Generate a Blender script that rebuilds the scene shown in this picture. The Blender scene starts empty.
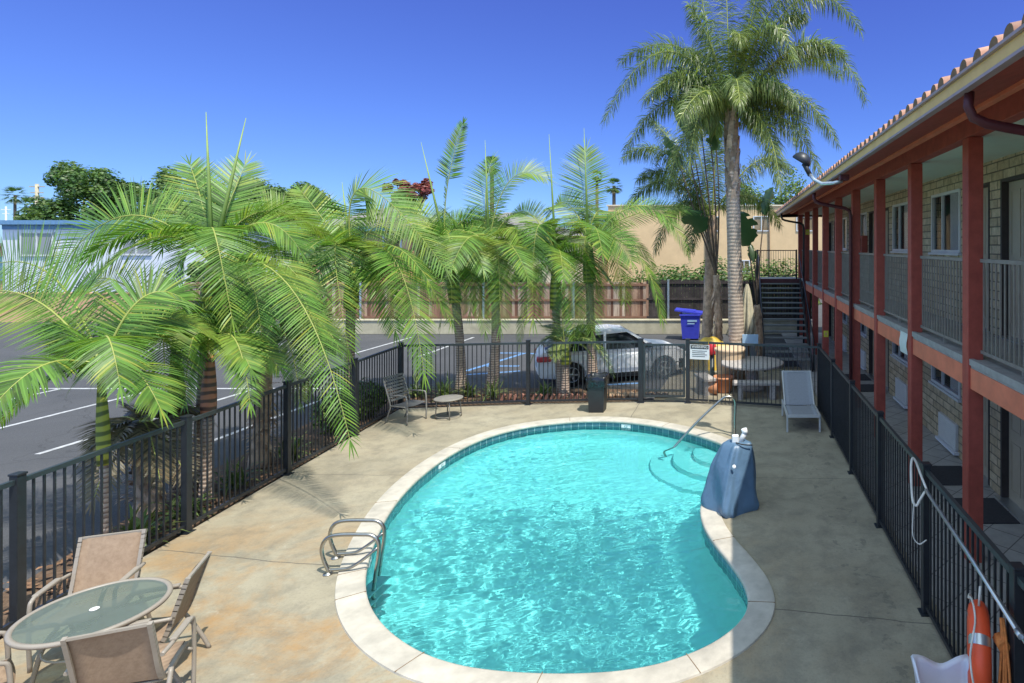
import bpy, bmesh, math, random
from mathutils import Vector, Matrix, noise
random.seed(7)
R = math.radians
sc = bpy.context.scene
COL = sc.collection

# ------------------------------------------------------------------ camera, world, sun
F = 600.0; VX = 732.0; HY = 246.0; CH = 3.9
cam_d = bpy.data.cameras.new("camera"); cam = bpy.data.objects.new("camera", cam_d)
COL.objects.link(cam); sc.camera = cam
cam.location = (0, 0, CH); cam.rotation_euler = (R(90), 0, 0)
cam_d.sensor_width = 36; cam_d.lens = F/1024*36
cam_d.shift_x = (512-VX)/1024; cam_d.shift_y = (HY-341.5)/1024
cam_d.clip_start = 0.05; cam_d.clip_end = 3000

SUN = Vector((0.352, -0.36, 1.0)).normalized()
sun_d = bpy.data.lights.new("sun", 'SUN'); sun = bpy.data.objects.new("sun", sun_d)
COL.objects.link(sun); sun_d.energy = 3.6; sun_d.angle = R(0.5); sun_d.color = (1.0, 0.95, 0.86)
sun.rotation_euler = (-SUN).to_track_quat('-Z', 'Y').to_euler(); sun.location = (10, -10, 30)

w = bpy.data.worlds.new("World"); sc.world = w; w.use_nodes = True
nt = w.node_tree; nt.nodes.clear()
sky = nt.nodes.new('ShaderNodeTexSky'); sky.sky_type = 'NISHITA'; sky.sun_disc = False
sky.sun_elevation = math.asin(SUN.z); sky.sun_rotation = math.atan2(SUN.x, SUN.y)
sky.air_density = 1.0; sky.dust_density = 0.0; sky.ozone_density = 3.0; sky.altitude = 0
gm = nt.nodes.new('ShaderNodeGamma'); gm.inputs[1].default_value = 1.0
hs = nt.nodes.new('ShaderNodeMix'); hs.data_type = 'RGBA'; hs.blend_type = 'MULTIPLY'; hs.inputs[0].default_value = 1.0
tcn = nt.nodes.new('ShaderNodeTexCoord'); sepn = nt.nodes.new('ShaderNodeSeparateXYZ'); skr = nt.nodes.new('ShaderNodeValToRGB')
nt.links.new(tcn.outputs['Generated'], sepn.inputs[0]); nt.links.new(sepn.outputs[2], skr.inputs[0])
e_ = skr.color_ramp.elements; e_[0].position = 0.0; e_[0].color = (.24,.40,.70,1); e_[1].position = .12; e_[1].color = (.26,.37,.72,1)
for p_, c_ in ((.38,(.29,.33,.74,1)),(.60,(1.35,1.16,.98,1)),(1.0,(1.7,1.42,1.12,1))):
    q_ = e_.new(p_); q_.color = c_
nt.links.new(skr.outputs[0], hs.inputs[7])
bg = nt.nodes.new('ShaderNodeBackground'); bg.inputs[1].default_value = 0.15
wo = nt.nodes.new('ShaderNodeOutputWorld')
nt.links.new(sky.outputs[0], gm.inputs[0]); nt.links.new(gm.outputs[0], hs.inputs[6])
# added fill: out-of-view sky behind and beside the viewer brightened for the shaded motel
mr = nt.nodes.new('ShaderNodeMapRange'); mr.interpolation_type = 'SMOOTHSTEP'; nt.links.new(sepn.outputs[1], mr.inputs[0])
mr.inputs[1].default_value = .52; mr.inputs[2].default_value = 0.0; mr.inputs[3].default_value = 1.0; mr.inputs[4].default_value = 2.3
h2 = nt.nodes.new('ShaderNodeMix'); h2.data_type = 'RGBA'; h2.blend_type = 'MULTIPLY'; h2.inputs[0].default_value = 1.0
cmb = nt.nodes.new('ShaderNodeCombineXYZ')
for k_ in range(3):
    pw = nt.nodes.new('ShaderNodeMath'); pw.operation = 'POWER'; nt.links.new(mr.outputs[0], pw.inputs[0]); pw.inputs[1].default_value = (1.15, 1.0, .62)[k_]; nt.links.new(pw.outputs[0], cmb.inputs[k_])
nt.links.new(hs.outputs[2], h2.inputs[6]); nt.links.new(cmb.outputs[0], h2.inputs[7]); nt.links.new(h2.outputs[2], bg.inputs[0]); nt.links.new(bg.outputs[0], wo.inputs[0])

vs = sc.view_settings
vs.view_transform = 'Standard'; vs.look = 'None'; vs.gamma = 1; vs.use_curve_mapping = False
vs.exposure = 0.62
sc.render.engine = 'CYCLES'
sc.cycles.max_bounces = 8; sc.cycles.transparent_max_bounces = 24
sc.cycles.use_denoising = True
sc.cycles.sample_clamp_indirect = 4

# ------------------------------------------------------------------ helpers
def pix(px, py, D):
    return Vector(((px-VX)*D/F, D, CH-(py-HY)*D/F))
def gpix(px, py, z=0.0):
    D = (CH-z)*F/(py-HY)
    return Vector(((px-VX)*D/F, D, z))

class MB:
    def __init__(s): s.v = []; s.f = []; s.m = []; s.mi = 0; s.smooth = []
    def add(s, vs_, fs, sm=False):
        o = len(s.v); s.v.extend([tuple(a) for a in vs_])
        for f in fs: s.f.append(tuple(i+o for i in f)); s.m.append(s.mi); s.smooth.append(sm)
        return s
    def quad(s, a, b, c, d): return s.add([a, b, c, d], [(0, 1, 2, 3)])
    def box(s, x0, x1, y0, y1, z0, z1):
        v = [(x0,y0,z0),(x1,y0,z0),(x1,y1,z0),(x0,y1,z0),(x0,y0,z1),(x1,y0,z1),(x1,y1,z1),(x0,y1,z1)]
        return s.add(v, [(0,3,2,1),(4,5,6,7),(0,1,5,4),(1,2,6,5),(2,3,7,6),(3,0,4,7)])
    def bbox(s, x0, x1, y0, y1, z0, z1, b=0.01):
        # box with chamfered edges
        b = min(b, (x1-x0)*.45, (y1-y0)*.45, (z1-z0)*.45)
        bm = bmesh.new(); bmesh.ops.create_cube(bm, size=1)
        for q in bm.verts:
            q.co = Vector(((x0+x1)/2+q.co.x*(x1-x0), (y0+y1)/2+q.co.y*(y1-y0), (z0+z1)/2+q.co.z*(z1-z0)))
        bmesh.ops.bevel(bm, geom=bm.edges[:], offset=b, segments=2, affect='EDGES', profile=.5)
        bm.verts.index_update()
        s.add([q.co[:] for q in bm.verts], [[q.index for q in f.verts] for f in bm.faces]); bm.free(); return s
    def bar(s, a, b, wd, h, up=(0,0,1)):
        # rectangular bar from a to b, wd across, h along up
        a = Vector(a); b = Vector(b); t = (b-a).normalized(); u = Vector(up)
        if abs(t.dot(u)) > .98: u = Vector((0,1,0)) if abs(t.y) < .9 else Vector((1,0,0))
        r = t.cross(u).normalized(); u = r.cross(t).normalized()
        r = r*wd/2; u = u*h/2
        v = [a-r-u, a+r-u, a+r+u, a-r+u, b-r-u, b+r-u, b+r+u, b-r+u]
        return s.add(v, [(0,1,2,3),(7,6,5,4),(0,4,5,1),(1,5,6,2),(2,6,7,3),(3,7,4,0)])
    def tube(s, pts, r, n=8, cap=True, ry=None):
        pts = [Vector(p) for p in pts]; rs = r if isinstance(r, (list, tuple)) else [r]*len(pts)
        up = Vector((0,0,1)); o = len(s.v); N = len(pts); prev = None
        for i, p in enumerate(pts):
            t = (pts[min(i+1, N-1)]-pts[max(i-1, 0)]).normalized()
            if prev is None:
                a = Vector((1,0,0)) if abs(t.x) < .9 else Vector((0,1,0))
                u = t.cross(a).normalized()
            else:
                u = (prev - t*prev.dot(t)).normalized()
            prev = u; v = t.cross(u)
            for k in range(n):
                an = 2*math.pi*k/n
                s.v.append(tuple(p + (u*math.cos(an)+v*math.sin(an))*rs[i]))
        for i in range(N-1):
            for k in range(n):
                k2 = (k+1) % n
                s.f.append((o+i*n+k, o+i*n+k2, o+(i+1)*n+k2, o+(i+1)*n+k)); s.m.append(s.mi); s.smooth.append(True)
        if cap:
            s.f.append(tuple(o+k for k in range(n-1, -1, -1))); s.m.append(s.mi); s.smooth.append(False)
            s.f.append(tuple(o+(N-1)*n+k for k in range(n))); s.m.append(s.mi); s.smooth.append(False)
        return s
    def lathe(s, prof, c=(0,0,0), n=20, sm=True):
        o = len(s.v); c = Vector(c)
        for (r, z) in prof:
            for k in range(n):
                a = 2*math.pi*k/n; s.v.append((c.x+r*math.cos(a), c.y+r*math.sin(a), c.z+z))
        for i in range(len(prof)-1):
            for k in range(n):
                k2 = (k+1) % n
                s.f.append((o+i*n+k, o+i*n+k2, o+(i+1)*n+k2, o+(i+1)*n+k)); s.m.append(s.mi); s.smooth.append(sm)
        if prof[0][0] > 1e-4: s.f.append(tuple(o+k for k in range(n-1,-1,-1))); s.m.append(s.mi); s.smooth.append(False)
        if prof[-1][0] > 1e-4: s.f.append(tuple(o+(len(prof)-1)*n+k for k in range(n))); s.m.append(s.mi); s.smooth.append(False)
        return s
    def prism(s, pts2, z0, z1):
        n = len(pts2); v = [(p[0], p[1], z0) for p in pts2]+[(p[0], p[1], z1) for p in pts2]
        f = [tuple(range(n-1,-1,-1)), tuple(range(n, 2*n))]+[(i, (i+1) % n, n+(i+1) % n, n+i) for i in range(n)]
        return s.add(v, f)
    def build(s, name, mats, parent=None, world=True, loc=None):
        me = bpy.data.meshes.new(name)
        off = Vector((0,0,0))
        if parent is not None and world: off = parent_off.get(parent.name, Vector((0,0,0)))
        if loc is not None: off = Vector(loc)
        vv = [(a[0]-off.x, a[1]-off.y, a[2]-off.z) for a in s.v] if off.length > 0 else s.v
        me.from_pydata(vv, [], s.f)
        if not isinstance(mats, (list, tuple)): mats = [mats]
        for m_ in mats: me.materials.append(m_)
        if len(mats) > 1: me.polygons.foreach_set('material_index', s.m)
        me.polygons.foreach_set('use_smooth', s.smooth)
        me.validate(); me.update()
        o = bpy.data.objects.new(name, me); COL.objects.link(o)
        if parent is not None: o.parent = parent
        if loc is not None and parent is None: o.location = loc
        return o
parent_off = {}
def tag(o, label=None, cat=None, group=None, kind=None):
    if label: o['label'] = label
    if cat: o['category'] = cat
    if group: o['group'] = group
    if kind: o['kind'] = kind
    return o
def thing(name, label, cat, loc=(0,0,0), rz=0, group=None, local=False):
    o = bpy.data.objects.new(name, None); COL.objects.link(o)
    o.empty_display_size = .1; o.location = loc; o.rotation_euler = (0,0,rz)
    if not local: parent_off[o.name] = Vector(loc)
    else: parent_off[o.name] = Vector((0,0,0))
    return tag(o, label, cat, group)
def struct(o): o['kind'] = 'structure'; return o
def dup(root, loc, rz, label, group=None):
    r = root.copy(); COL.objects.link(r); r.location = loc; r.rotation_euler = (0,0,rz); r['label'] = label
    if group: r['group'] = group
    for ch in list(root.children):
        c = ch.copy(); COL.objects.link(c); c.parent = r
        for g in list(ch.children):
            d = g.copy(); COL.objects.link(d); d.parent = c
    return r

# ------------------------------------------------------------------ materials
def new_mat(name):
    m = bpy.data.materials.new(name); m.use_nodes = True
    n = m.node_tree; n.nodes.clear()
    out = n.nodes.new('ShaderNodeOutputMaterial'); b = n.nodes.new('ShaderNodeBsdfPrincipled')
    n.links.new(b.outputs[0], out.inputs[0]); return m, n, b, out
def N(n, t, **k):
    x = n.nodes.new(t)
    for a, v in k.items(): setattr(x, a, v)
    return x
def ramp(n, fac, stops):
    r = N(n, 'ShaderNodeValToRGB'); el = r.color_ramp.elements
    while len(el) > 1: el.remove(el[-1])
    el[0].position = stops[0][0]; el[0].color = (*stops[0][1], 1)
    for p, c in stops[1:]: e = el.new(p); e.color = (*c, 1)
    n.links.new(fac, r.inputs[0]); return r.outputs[0]
def noisef(n, scale, detail=4, rough=.6, vec=None, dist=0):
    t = N(n, 'ShaderNodeTexNoise'); t.inputs['Scale'].default_value = scale; t.inputs['Detail'].default_value = detail
    t.inputs['Roughness'].default_value = rough; t.inputs['Distortion'].default_value = dist
    if vec is not None: n.links.new(vec, t.inputs['Vector'])
    return t.outputs[0]
def mixc(n, f, a, b, mode='MIX'):
    x = N(n, 'ShaderNodeMix', data_type='RGBA', blend_type=mode)
    for s_, val in ((0, f), (6, a), (7, b)):
        if isinstance(val, (int, float)): x.inputs[s_].default_value = val
        elif isinstance(val, tuple): x.inputs[s_].default_value = (*val, 1)
        else: n.links.new(val, x.inputs[s_])
    return x.outputs[2]
def bumpn(n, b, h, strength=.3, dist=.01):
    x = N(n, 'ShaderNodeBump'); x.inputs['Strength'].default_value = strength; x.inputs['Distance'].default_value = dist
    n.links.new(h, x.inputs['Height']); n.links.new(x.outputs[0], b.inputs['Normal']); return x
def geo_pos(n):
    return N(n, 'ShaderNodeNewGeometry').outputs['Position']
def mth(n, op, a, b=None, c=None):
    x = N(n, 'ShaderNodeMath', operation=op)
    for i, val in enumerate((a, b, c)):
        if val is None: continue
        if isinstance(val, (int, float)): x.inputs[i].default_value = val
        else: n.links.new(val, x.inputs[i])
    return x.outputs[0]
def plain(name, col, rough=.6, metal=0, var=.25, vscale=6, bump=0, bscale=60, rnd=0, spec=.5):
    m, n, b, o = new_mat(name); P = geo_pos(n)
    nz = noisef(n, vscale, 5, .65, P)
    c = ramp(n, nz, [(.25, tuple(x*(1-var) for x in col)), (.75, tuple(min(1, x*(1+var)) for x in col))])
    if rnd:
        g = N(n, 'ShaderNodeNewGeometry'); rr = ramp(n, g.outputs['Random Per Island'], [(0, (1-rnd,)*3), (1, (1+rnd,)*3)])
        c = mixc(n, 1.0, c, rr, 'MULTIPLY')
    n.links.new(c, b.inputs['Base Color']); b.inputs['Roughness'].default_value = rough
    b.inputs['Metallic'].default_value = metal; b.inputs['Specular IOR Level'].default_value = spec
    if bump: bumpn(n, b, noisef(n, bscale, 4, .6, P), bump, .01)
    return m

def leaf_mat(name, base, tip=None, trans=.35, rough=.45, yellow=(.30,.28,.04), yprob=.12, spec=.5):
    m, n, b, o = new_mat(name); g = N(n, 'ShaderNodeNewGeometry')
    rr = ramp(n, g.outputs['Random Per Island'], [(0, tuple(x*.35 for x in base)), (.18, tuple(x*.6 for x in base)), (.5, base), (1-yprob, tuple(x*1.35 for x in base)), (1, yellow)])
    nz = noisef(n, 1.1, 3, .6, g.outputs['Position'])
    rr = mixc(n, ramp(n, nz, [(.5, (0,0,0)), (.72, (.55,.55,.55))]), rr, yellow)
    n.links.new(rr, b.inputs['Base Color']); b.inputs['Roughness'].default_value = rough
    b.inputs['Specular IOR Level'].default_value = spec
    tr = N(n, 'ShaderNodeBsdfTranslucent'); n.links.new(mixc(n, 1.0, rr, (1.3, 1.45, .8), 'MULTIPLY'), tr.inputs[0])
    mx = N(n, 'ShaderNodeMixShader'); mx.inputs[0].default_value = trans
    n.links.new(b.outputs[0], mx.inputs[1]); n.links.new(tr.outputs[0], mx.inputs[2]); n.links.new(mx.outputs[0], o.inputs[0])
    return m

M = {}
# pool deck concrete
def concrete_mat():
    m, n, b, o = new_mat('deck_concrete'); P = geo_pos(n)
    big = noisef(n, .55, 7, .66, P, .2); mid = noisef(n, 2.3, 8, .75, P, .25); fine = noisef(n, 40, 4, .7, P)
    c = ramp(n, big, [(.30, (.30,.27,.20)), (.45, (.42,.38,.285)), (.62, (.50,.455,.345)), (.8, (.38,.35,.28))])
    # rusty orange stains, mostly left of the pool
    sx = N(n, 'ShaderNodeSeparateXYZ'); n.links.new(P, sx.inputs[0])
    st = noisef(n, .8, 7, .68, P, .4)
    sm = ramp(n, st, [(.44, (0,0,0)), (.62, (1,1,1))])
    lm = N(n, 'ShaderNodeMapRange'); n.links.new(sx.outputs[1], lm.inputs[0])
    lm.inputs[1].default_value = 9.5; lm.inputs[2].default_value = 6.5; lm.inputs[3].default_value = .10; lm.inputs[4].default_value = 1.0
    lx = N(n, 'ShaderNodeMapRange'); n.links.new(sx.outputs[0], lx.inputs[0])
    lx.inputs[1].default_value = 1.0; lx.inputs[2].default_value = -1.5; lx.inputs[3].default_value = .12; lx.inputs[4].default_value = 1
    f = mth(n, 'MULTIPLY', mth(n, 'MULTIPLY', sm, lm.outputs[0]), lx.outputs[0])
    c = mixc(n, f, c, (.46,.28,.12))
    c = mixc(n, ramp(n, mid, [(.35, (.55,.55,.55)), (.55, (0,0,0))]), c, (.20,.185,.15))
    c = mixc(n, ramp(n, noisef(n, 7, 6, .75, P, .2), [(.58,(0,0,0)),(.72,(.5,.5,.5))]), c, (.56,.52,.42))
    c = mixc(n, ramp(n, fine, [(.3, (.35,.35,.35)), (.5, (0,0,0))]), c, (.2,.18,.14))
    # joints / long cracks
    wob = mth(n, 'MULTIPLY', mth(n, 'SUBTRACT', noisef(n, 1.6, 5, .6, P), .5), .35)
    wob2 = mth(n, 'MULTIPLY', mth(n, 'SUBTRACT', noisef(n, 1.1, 4, .6, P), .5), .12)
    def line(coord, slope_c, slope, at, wd, wb):
        v = mth(n, 'ADD', mth(n, 'ADD', coord, mth(n, 'MULTIPLY', slope_c, slope)), wb)
        return mth(n, 'LESS_THAN', mth(n, 'ABSOLUTE', mth(n, 'SUBTRACT', v, at)), wd)
    X, Y = sx.outputs[0], sx.outputs[1]
    L = line(Y, X, .16, 6.52, .008, wob2)
    L = mth(n, 'MAXIMUM', L, line(Y, X, 0.02, 10.1, .006, wob2))
    L2 = mth(n, 'MULTIPLY', line(X, Y, 0, -2.3, .008, wob2), mth(n, 'GREATER_THAN', Y, 12))
    L = mth(n, 'MAXIMUM', L, L2)
    c = mixc(n, 1.0, c, (.76,.74,.70), 'MULTIPLY')
    c = mixc(n, mth(n, 'MULTIPLY', L, .75), c, (.09,.08,.065))
    # pitted strip beside the right-hand fence
    pit = mth(n, 'MULTIPLY', mth(n, 'LESS_THAN', mth(n, 'ABSOLUTE', mth(n, 'SUBTRACT', X, 1.55)), .22),
              mth(n, 'GREATER_THAN', noisef(n, 5, 5, .7, P), .58))
    c = mixc(n, mth(n, 'MULTIPLY', pit, .5), c, (.14,.13,.10))
    n.links.new(c, b.inputs['Base Color']); b.inputs['Roughness'].default_value = .85
    h = mth(n, 'ADD', mth(n, 'MULTIPLY', fine, .35), mth(n, 'MULTIPLY', mth(n, 'SUBTRACT', 1, L), .9))
    bumpn(n, b, h, .5, .01); return m
M['deck'] = concrete_mat()
def asphalt_mat():
    m, n, b, o = new_mat('asphalt'); P = geo_pos(n)
    c = ramp(n, noisef(n, .35, 6, .6, P, .8), [(.3, (.042,.043,.046)), (.6, (.062,.062,.065)), (.8, (.08,.08,.08))])
    c = mixc(n, ramp(n, noisef(n, 90, 3, .7, P), [(.4, (0,0,0)), (.7, (.5,.5,.5))]), c, (.14,.14,.145))
    vo = N(n, 'ShaderNodeTexVoronoi', feature='DISTANCE_TO_EDGE'); vo.inputs['Scale'].default_value = .28
    dv = N(n, 'ShaderNodeVectorMath', operation='ADD'); n.links.new(P, dv.inputs[0])
    nn = N(n, 'ShaderNodeTexNoise'); nn.inputs['Scale'].default_value = 1.2; n.links.new(P, nn.inputs['Vector']); n.links.new(nn.outputs[1], dv.inputs[1])
    n.links.new(dv.outputs[0], vo.inputs['Vector'])
    c = mixc(n, mth(n, 'MULTIPLY', mth(n, 'LESS_THAN', vo.outputs[0], .004), .5), c, (.035,.035,.035))
    n.links.new(c, b.inputs['Base Color']); b.inputs['Roughness'].default_value = .9
    bumpn(n, b, noisef(n, 120, 3, .6, P), .4, .01); return m
M['asphalt'] = asphalt_mat()
M['carglass'] = plain('car_glass', (.012,.015,.02), .12, var=.05, spec=.35)
M['coping'] = plain('coping_concrete', (.47,.43,.36), .8, var=.28, vscale=3, bump=.25, bscale=70)
def plaster_mat():
    m, n, b, o = new_mat('pool_plaster'); P = geo_pos(n)
    c = ramp(n, noisef(n, .9, 5, .6, P), [(.3, (.68,.86,.83)), (.7, (.80,.93,.90))])
    n.links.new(c, b.inputs['Base Color']); b.inputs['Roughness'].default_value = .7; return m
M['plaster'] = plaster_mat()
def tile_mat():
    m, n, b, o = new_mat('waterline_tile')
    uv = N(n, 'ShaderNodeAttribute', attribute_name='tilecoord')
    bt = N(n, 'ShaderNodeTexBrick', offset=0.0); n.links.new(uv.outputs['Vector'], bt.inputs['Vector'])
    bt.inputs['Scale'].default_value = 1; bt.inputs['Brick Width'].default_value = .155; bt.inputs['Row Height'].default_value = .16
    bt.inputs['Mortar Size'].default_value = .008; bt.inputs['Color1'].default_value = (.04,.12,.15,1); bt.inputs['Color2'].default_value = (.08,.19,.23,1)
    bt.inputs['Mortar'].default_value = (.25,.36,.36,1)
    n.links.new(bt.outputs[0], b.inputs['Base Color']); b.inputs['Roughness'].default_value = .25; return m
M['tile'] = tile_mat()
CAUS = True
def water_mat():
    m, n, b, o = new_mat('pool_water'); n.nodes.remove(b)
    rf = N(n, 'ShaderNodeBsdfRefraction'); rf.inputs['IOR'].default_value = 1.33; rf.inputs['Roughness'].default_value = 0; rf.inputs['Color'].default_value = (.43,.85,.87,1)
    tr = N(n, 'ShaderNodeBsdfTransparent')
    m1 = N(n, 'ShaderNodeMixShader'); m1.inputs[0].default_value = WREF
    n.links.new(tr.outputs[0], m1.inputs[1]); n.links.new(rf.outputs[0], m1.inputs[2])
    df = N(n, 'ShaderNodeBsdfDiffuse'); df.inputs[0].default_value = (.10,.80,.78,1)
    m2 = N(n, 'ShaderNodeMixShader'); m2.inputs[0].default_value = WDIF
    n.links.new(m1.outputs[0], m2.inputs[1]); n.links.new(df.outputs[0], m2.inputs[2])
    gl = N(n, 'ShaderNodeBsdfGlossy'); gl.inputs['Roughness'].default_value = .03
    fr = N(n, 'ShaderNodeFresnel'); fr.inputs[0].default_value = 1.33
    m3 = N(n, 'ShaderNodeMixShader'); n.links.new(fr.outputs[0], m3.inputs[0])
    n.links.new(rf.outputs[0], m3.inputs[1]); n.links.new(gl.outputs[0], m3.inputs[2]); n.links.new(m3.outputs[0], o.inputs[0])
    return m
WREF = 1.0; WDIF = .0; VD = .36
M['water'] = water_mat()
def water_side():
    m, n, b, o = new_mat('pool_water_below'); n.nodes.remove(b); tr = N(n, 'ShaderNodeBsdfTransparent'); n.links.new(tr.outputs[0], o.inputs[0])
    return m
M['waterside'] = water_side()
def stone_mat():
    m, n, b, o = new_mat('split_face_block'); P = geo_pos(n)
    sx = N(n, 'ShaderNodeSeparateXYZ'); n.links.new(P, sx.inputs[0])
    cb = N(n, 'ShaderNodeCombineXYZ'); n.links.new(mth(n, 'ADD', sx.outputs[1], sx.outputs[0]), cb.inputs[0]); n.links.new(sx.outputs[2], cb.inputs[1])
    bt = N(n, 'ShaderNodeTexBrick', offset=.5); n.links.new(cb.outputs[0], bt.inputs['Vector']); bt.inputs['Scale'].default_value = 1
    bt.inputs['Brick Width'].default_value = .40; bt.inputs['Row Height'].default_value = .145; bt.inputs['Mortar Size'].default_value = .012
    bt.inputs['Mortar Smooth'].default_value = .3
    bt.inputs['Color1'].default_value = (.47,.36,.22,1); bt.inputs['Color2'].default_value = (.62,.50,.33,1); bt.inputs['Mortar'].default_value = (.20,.17,.12,1)
    nz = noisef(n, 9, 5, .7, P)
    c = mixc(n, 1.0, bt.outputs[0], ramp(n, nz, [(.3, (.7,.7,.7)), (.7, (1.2,1.2,1.2))]), 'MULTIPLY')
    n.links.new(c, b.inputs['Base Color']); b.inputs['Roughness'].default_value = .9
    h = mth(n, 'ADD', mth(n, 'MULTIPLY', mth(n, 'SUBTRACT', 1, bt.outputs['Fac']), 1.0), mth(n, 'MULTIPLY', noisef(n, 14, 5, .7, P), 1.1))
    bumpn(n, b, h, .9, .03); return m
M['stone'] = stone_mat()
def paver_mat():
    m, n, b, o = new_mat('walkway_tile'); P = geo_pos(n)
    mp = N(n, 'ShaderNodeMapping'); mp.inputs['Rotation'].default_value = (0,0,R(45)); n.links.new(P, mp.inputs[0])
    bt = N(n, 'ShaderNodeTexBrick', offset=0); n.links.new(mp.outputs[0], bt.inputs['Vector']); bt.inputs['Scale'].default_value = 1
    bt.inputs['Brick Width'].default_value = .42; bt.inputs['Row Height'].default_value = .42; bt.inputs['Mortar Size'].default_value = .008
    bt.inputs['Color1'].default_value = (.36,.35,.33,1); bt.inputs['Color2'].default_value = (.42,.41,.385,1); bt.inputs['Mortar'].default_value = (.13,.125,.12,1)
    c = mixc(n, 1.0, bt.outputs[0], ramp(n, noisef(n, 5, 5, .7, P), [(.3, (.8,.8,.8)), (.7, (1.1,1.1,1.1))]), 'MULTIPLY')
    n.links.new(c, b.inputs['Base Color']); b.inputs['Roughness'].default_value = .6; return m
M['paver'] = paver_mat()
M['red'] = plain('red_paint', (.37,.075,.05), .6, var=.22, vscale=7, bump=.08, bscale=25)
M['redbounce'] = plain('bounce_lit_red_paint', (.68,.20,.105), .6, var=.2, vscale=3)  # same red paint as the posts, bounced light put into its colour
M['ceil'] = plain('pale_green_ceiling', (.62,.66,.56), .7, var=.05)
M['fascia'] = plain('tan_fascia_paint', (.74,.50,.18), .55, var=.12, vscale=3)
M['gut'] = plain('grey_gutter_lip', (.34,.27,.28), .45, var=.15)
M['terracotta'] = plain('terracotta_tile', (.36,.20,.14), .75, var=.3, vscale=9, rnd=.25)
M['tiledark'] = plain('tile_mortar', (.20,.13,.07), .9, var=.3)
M['rail'] = plain('taupe_rail_paint', (.24,.22,.185), .5, var=.2)
M['slab'] = plain('balcony_slab', (.33,.32,.29), .8, var=.25, vscale=5)
M['fence'] = plain('dark_fence_paint', (.018,.021,.025), .42, var=.3, vscale=8)
M['fencerail'] = plain('fence_rail_paint', (.032,.042,.045), .4, var=.3, vscale=5)
M['white'] = plain('white_paint', (.78,.78,.76), .45, var=.05)
M['winframe'] = plain('white_window_frame', (.62,.62,.60), .4, var=.06)
M['door'] = plain('tan_door_paint', (.42,.35,.25), .45, var=.06)
M['doorframe'] = plain('dark_door_frame', (.05,.04,.035), .6)
M['mat'] = plain('dark_doormat', (.04,.04,.045), .95, var=.3, vscale=30)
M['steel'] = plain('brushed_steel', (.42,.40,.36), .3, metal=1, var=.15, vscale=20)
M['alu'] = plain('aluminium', (.55,.58,.60), .35, metal=.85, var=.1)
M['frame'] = plain('taupe_chair_frame', (.30,.26,.215), .4, var=.08)
M['black'] = plain('black_plastic', (.018,.019,.02), .5, var=.2)
M['orange'] = plain('orange_plastic', (.85,.10,.03), .5, var=.1)
M['rope'] = plain('white_rope', (.65,.62,.55), .9)
M['oranrope'] = plain('orange_rope', (.62,.20,.05), .9, var=.3, vscale=30)
M['liner'] = plain('white_plastic_liner', (.72,.72,.78), .35, var=.05)
M['strap'] = plain('dark_vinyl_strap', (.13,.13,.125), .6, var=.2)
M['strapframe'] = plain('dark_chair_frame', (.22,.21,.19), .4)
M['grey'] = plain('grey_sling', (.27,.28,.30), .8, var=.1, vscale=30)
M['greyframe'] = plain('light_grey_frame', (.50,.50,.48), .4, var=.1)
M['soil'] = plain('planter_soil', (.12,.075,.045), .95, var=.6, vscale=14, bump=1, bscale=30)
M['stucco'] = plain('tan_stucco', (.68,.47,.25), .9, var=.10, vscale=1.2, bump=.3, bscale=30)
M['peach'] = plain('peach_stucco', (.62,.36,.20), .9, var=.12, vscale=1.2)
M['cream'] = plain('cream_stucco', (.66,.56,.40), .9, var=.08, vscale=1)
M['whitewall'] = plain('white_stucco', (.66,.68,.72), .85, var=.06, vscale=1)
M['bluetrim'] = plain('blue_trim', (.13,.26,.42), .6, var=.15)
M['shingle'] = plain('grey_shingle', (.22,.20,.19), .9, var=.35, vscale=9)
M['block'] = plain('tan_garden_wall', (.44,.39,.27), .9, var=.25, vscale=2.5, bump=.4, bscale=20)
M['paintwhite'] = plain('road_paint_white', (.42,.42,.42), .7, var=.5, vscale=7)
M['paintblue'] = plain('road_paint_blue', (.13,.26,.48), .7, var=.4, vscale=7)
M['trunk'] = plain('grey_palm_trunk', (.30,.25,.20), .9, var=.35, vscale=8, bump=.6, bscale=14)
M['bark'] = plain('brown_bark', (.13,.095,.065), .9, var=.5, vscale=7, bump=.8, bscale=18)
M['steeldark'] = plain('dark_stair_steel', (.018,.020,.022), .5, var=.2)
M['tread'] = plain('stair_tread', (.17,.18,.17), .7, var=.2)
M['maroon'] = plain('maroon_paint', (.09,.02,.025), .5, var=.2)
M['canvas'] = plain('cream_canvas', (.52,.47,.33), .9, var=.25, vscale=6)
M['binblue'] = plain('blue_bin_plastic', (.05,.06,.48), .4, var=.1)
M['yellow'] = plain('yellow_plastic', (.72,.47,.06), .5, var=.15)
M['planter'] = plain('cream_planter', (.62,.46,.30), .8, var=.12, vscale=4)
M['pot'] = plain('terracotta_pot', (.55,.24,.12), .85, var=.2)
M['redobj'] = plain('red_enamel', (.55,.03,.04), .4)
M['signblue'] = plain('sign_blue_panel', (.30,.45,.60), .4, var=.1)
M['tyre'] = plain('tyre_rubber', (.02,.02,.021), .8)
M['brick'] = plain('edging_brick', (.26,.12,.085), .9, var=.3, rnd=.35)
M['yellowsign'] = plain('yellow_sticker', (.75,.68,.06), .5, var=.05)
M['paper'] = plain('pale_paper', (.68,.74,.68), .6, var=.05)
M['hedgeleaf'] = leaf_mat('hedge_leaf', (.07,.13,.025), yellow=(.20,.24,.04))
M['tan_ground'] = plain('tan_paving', (.52,.40,.27), .9, var=.15)
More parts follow.
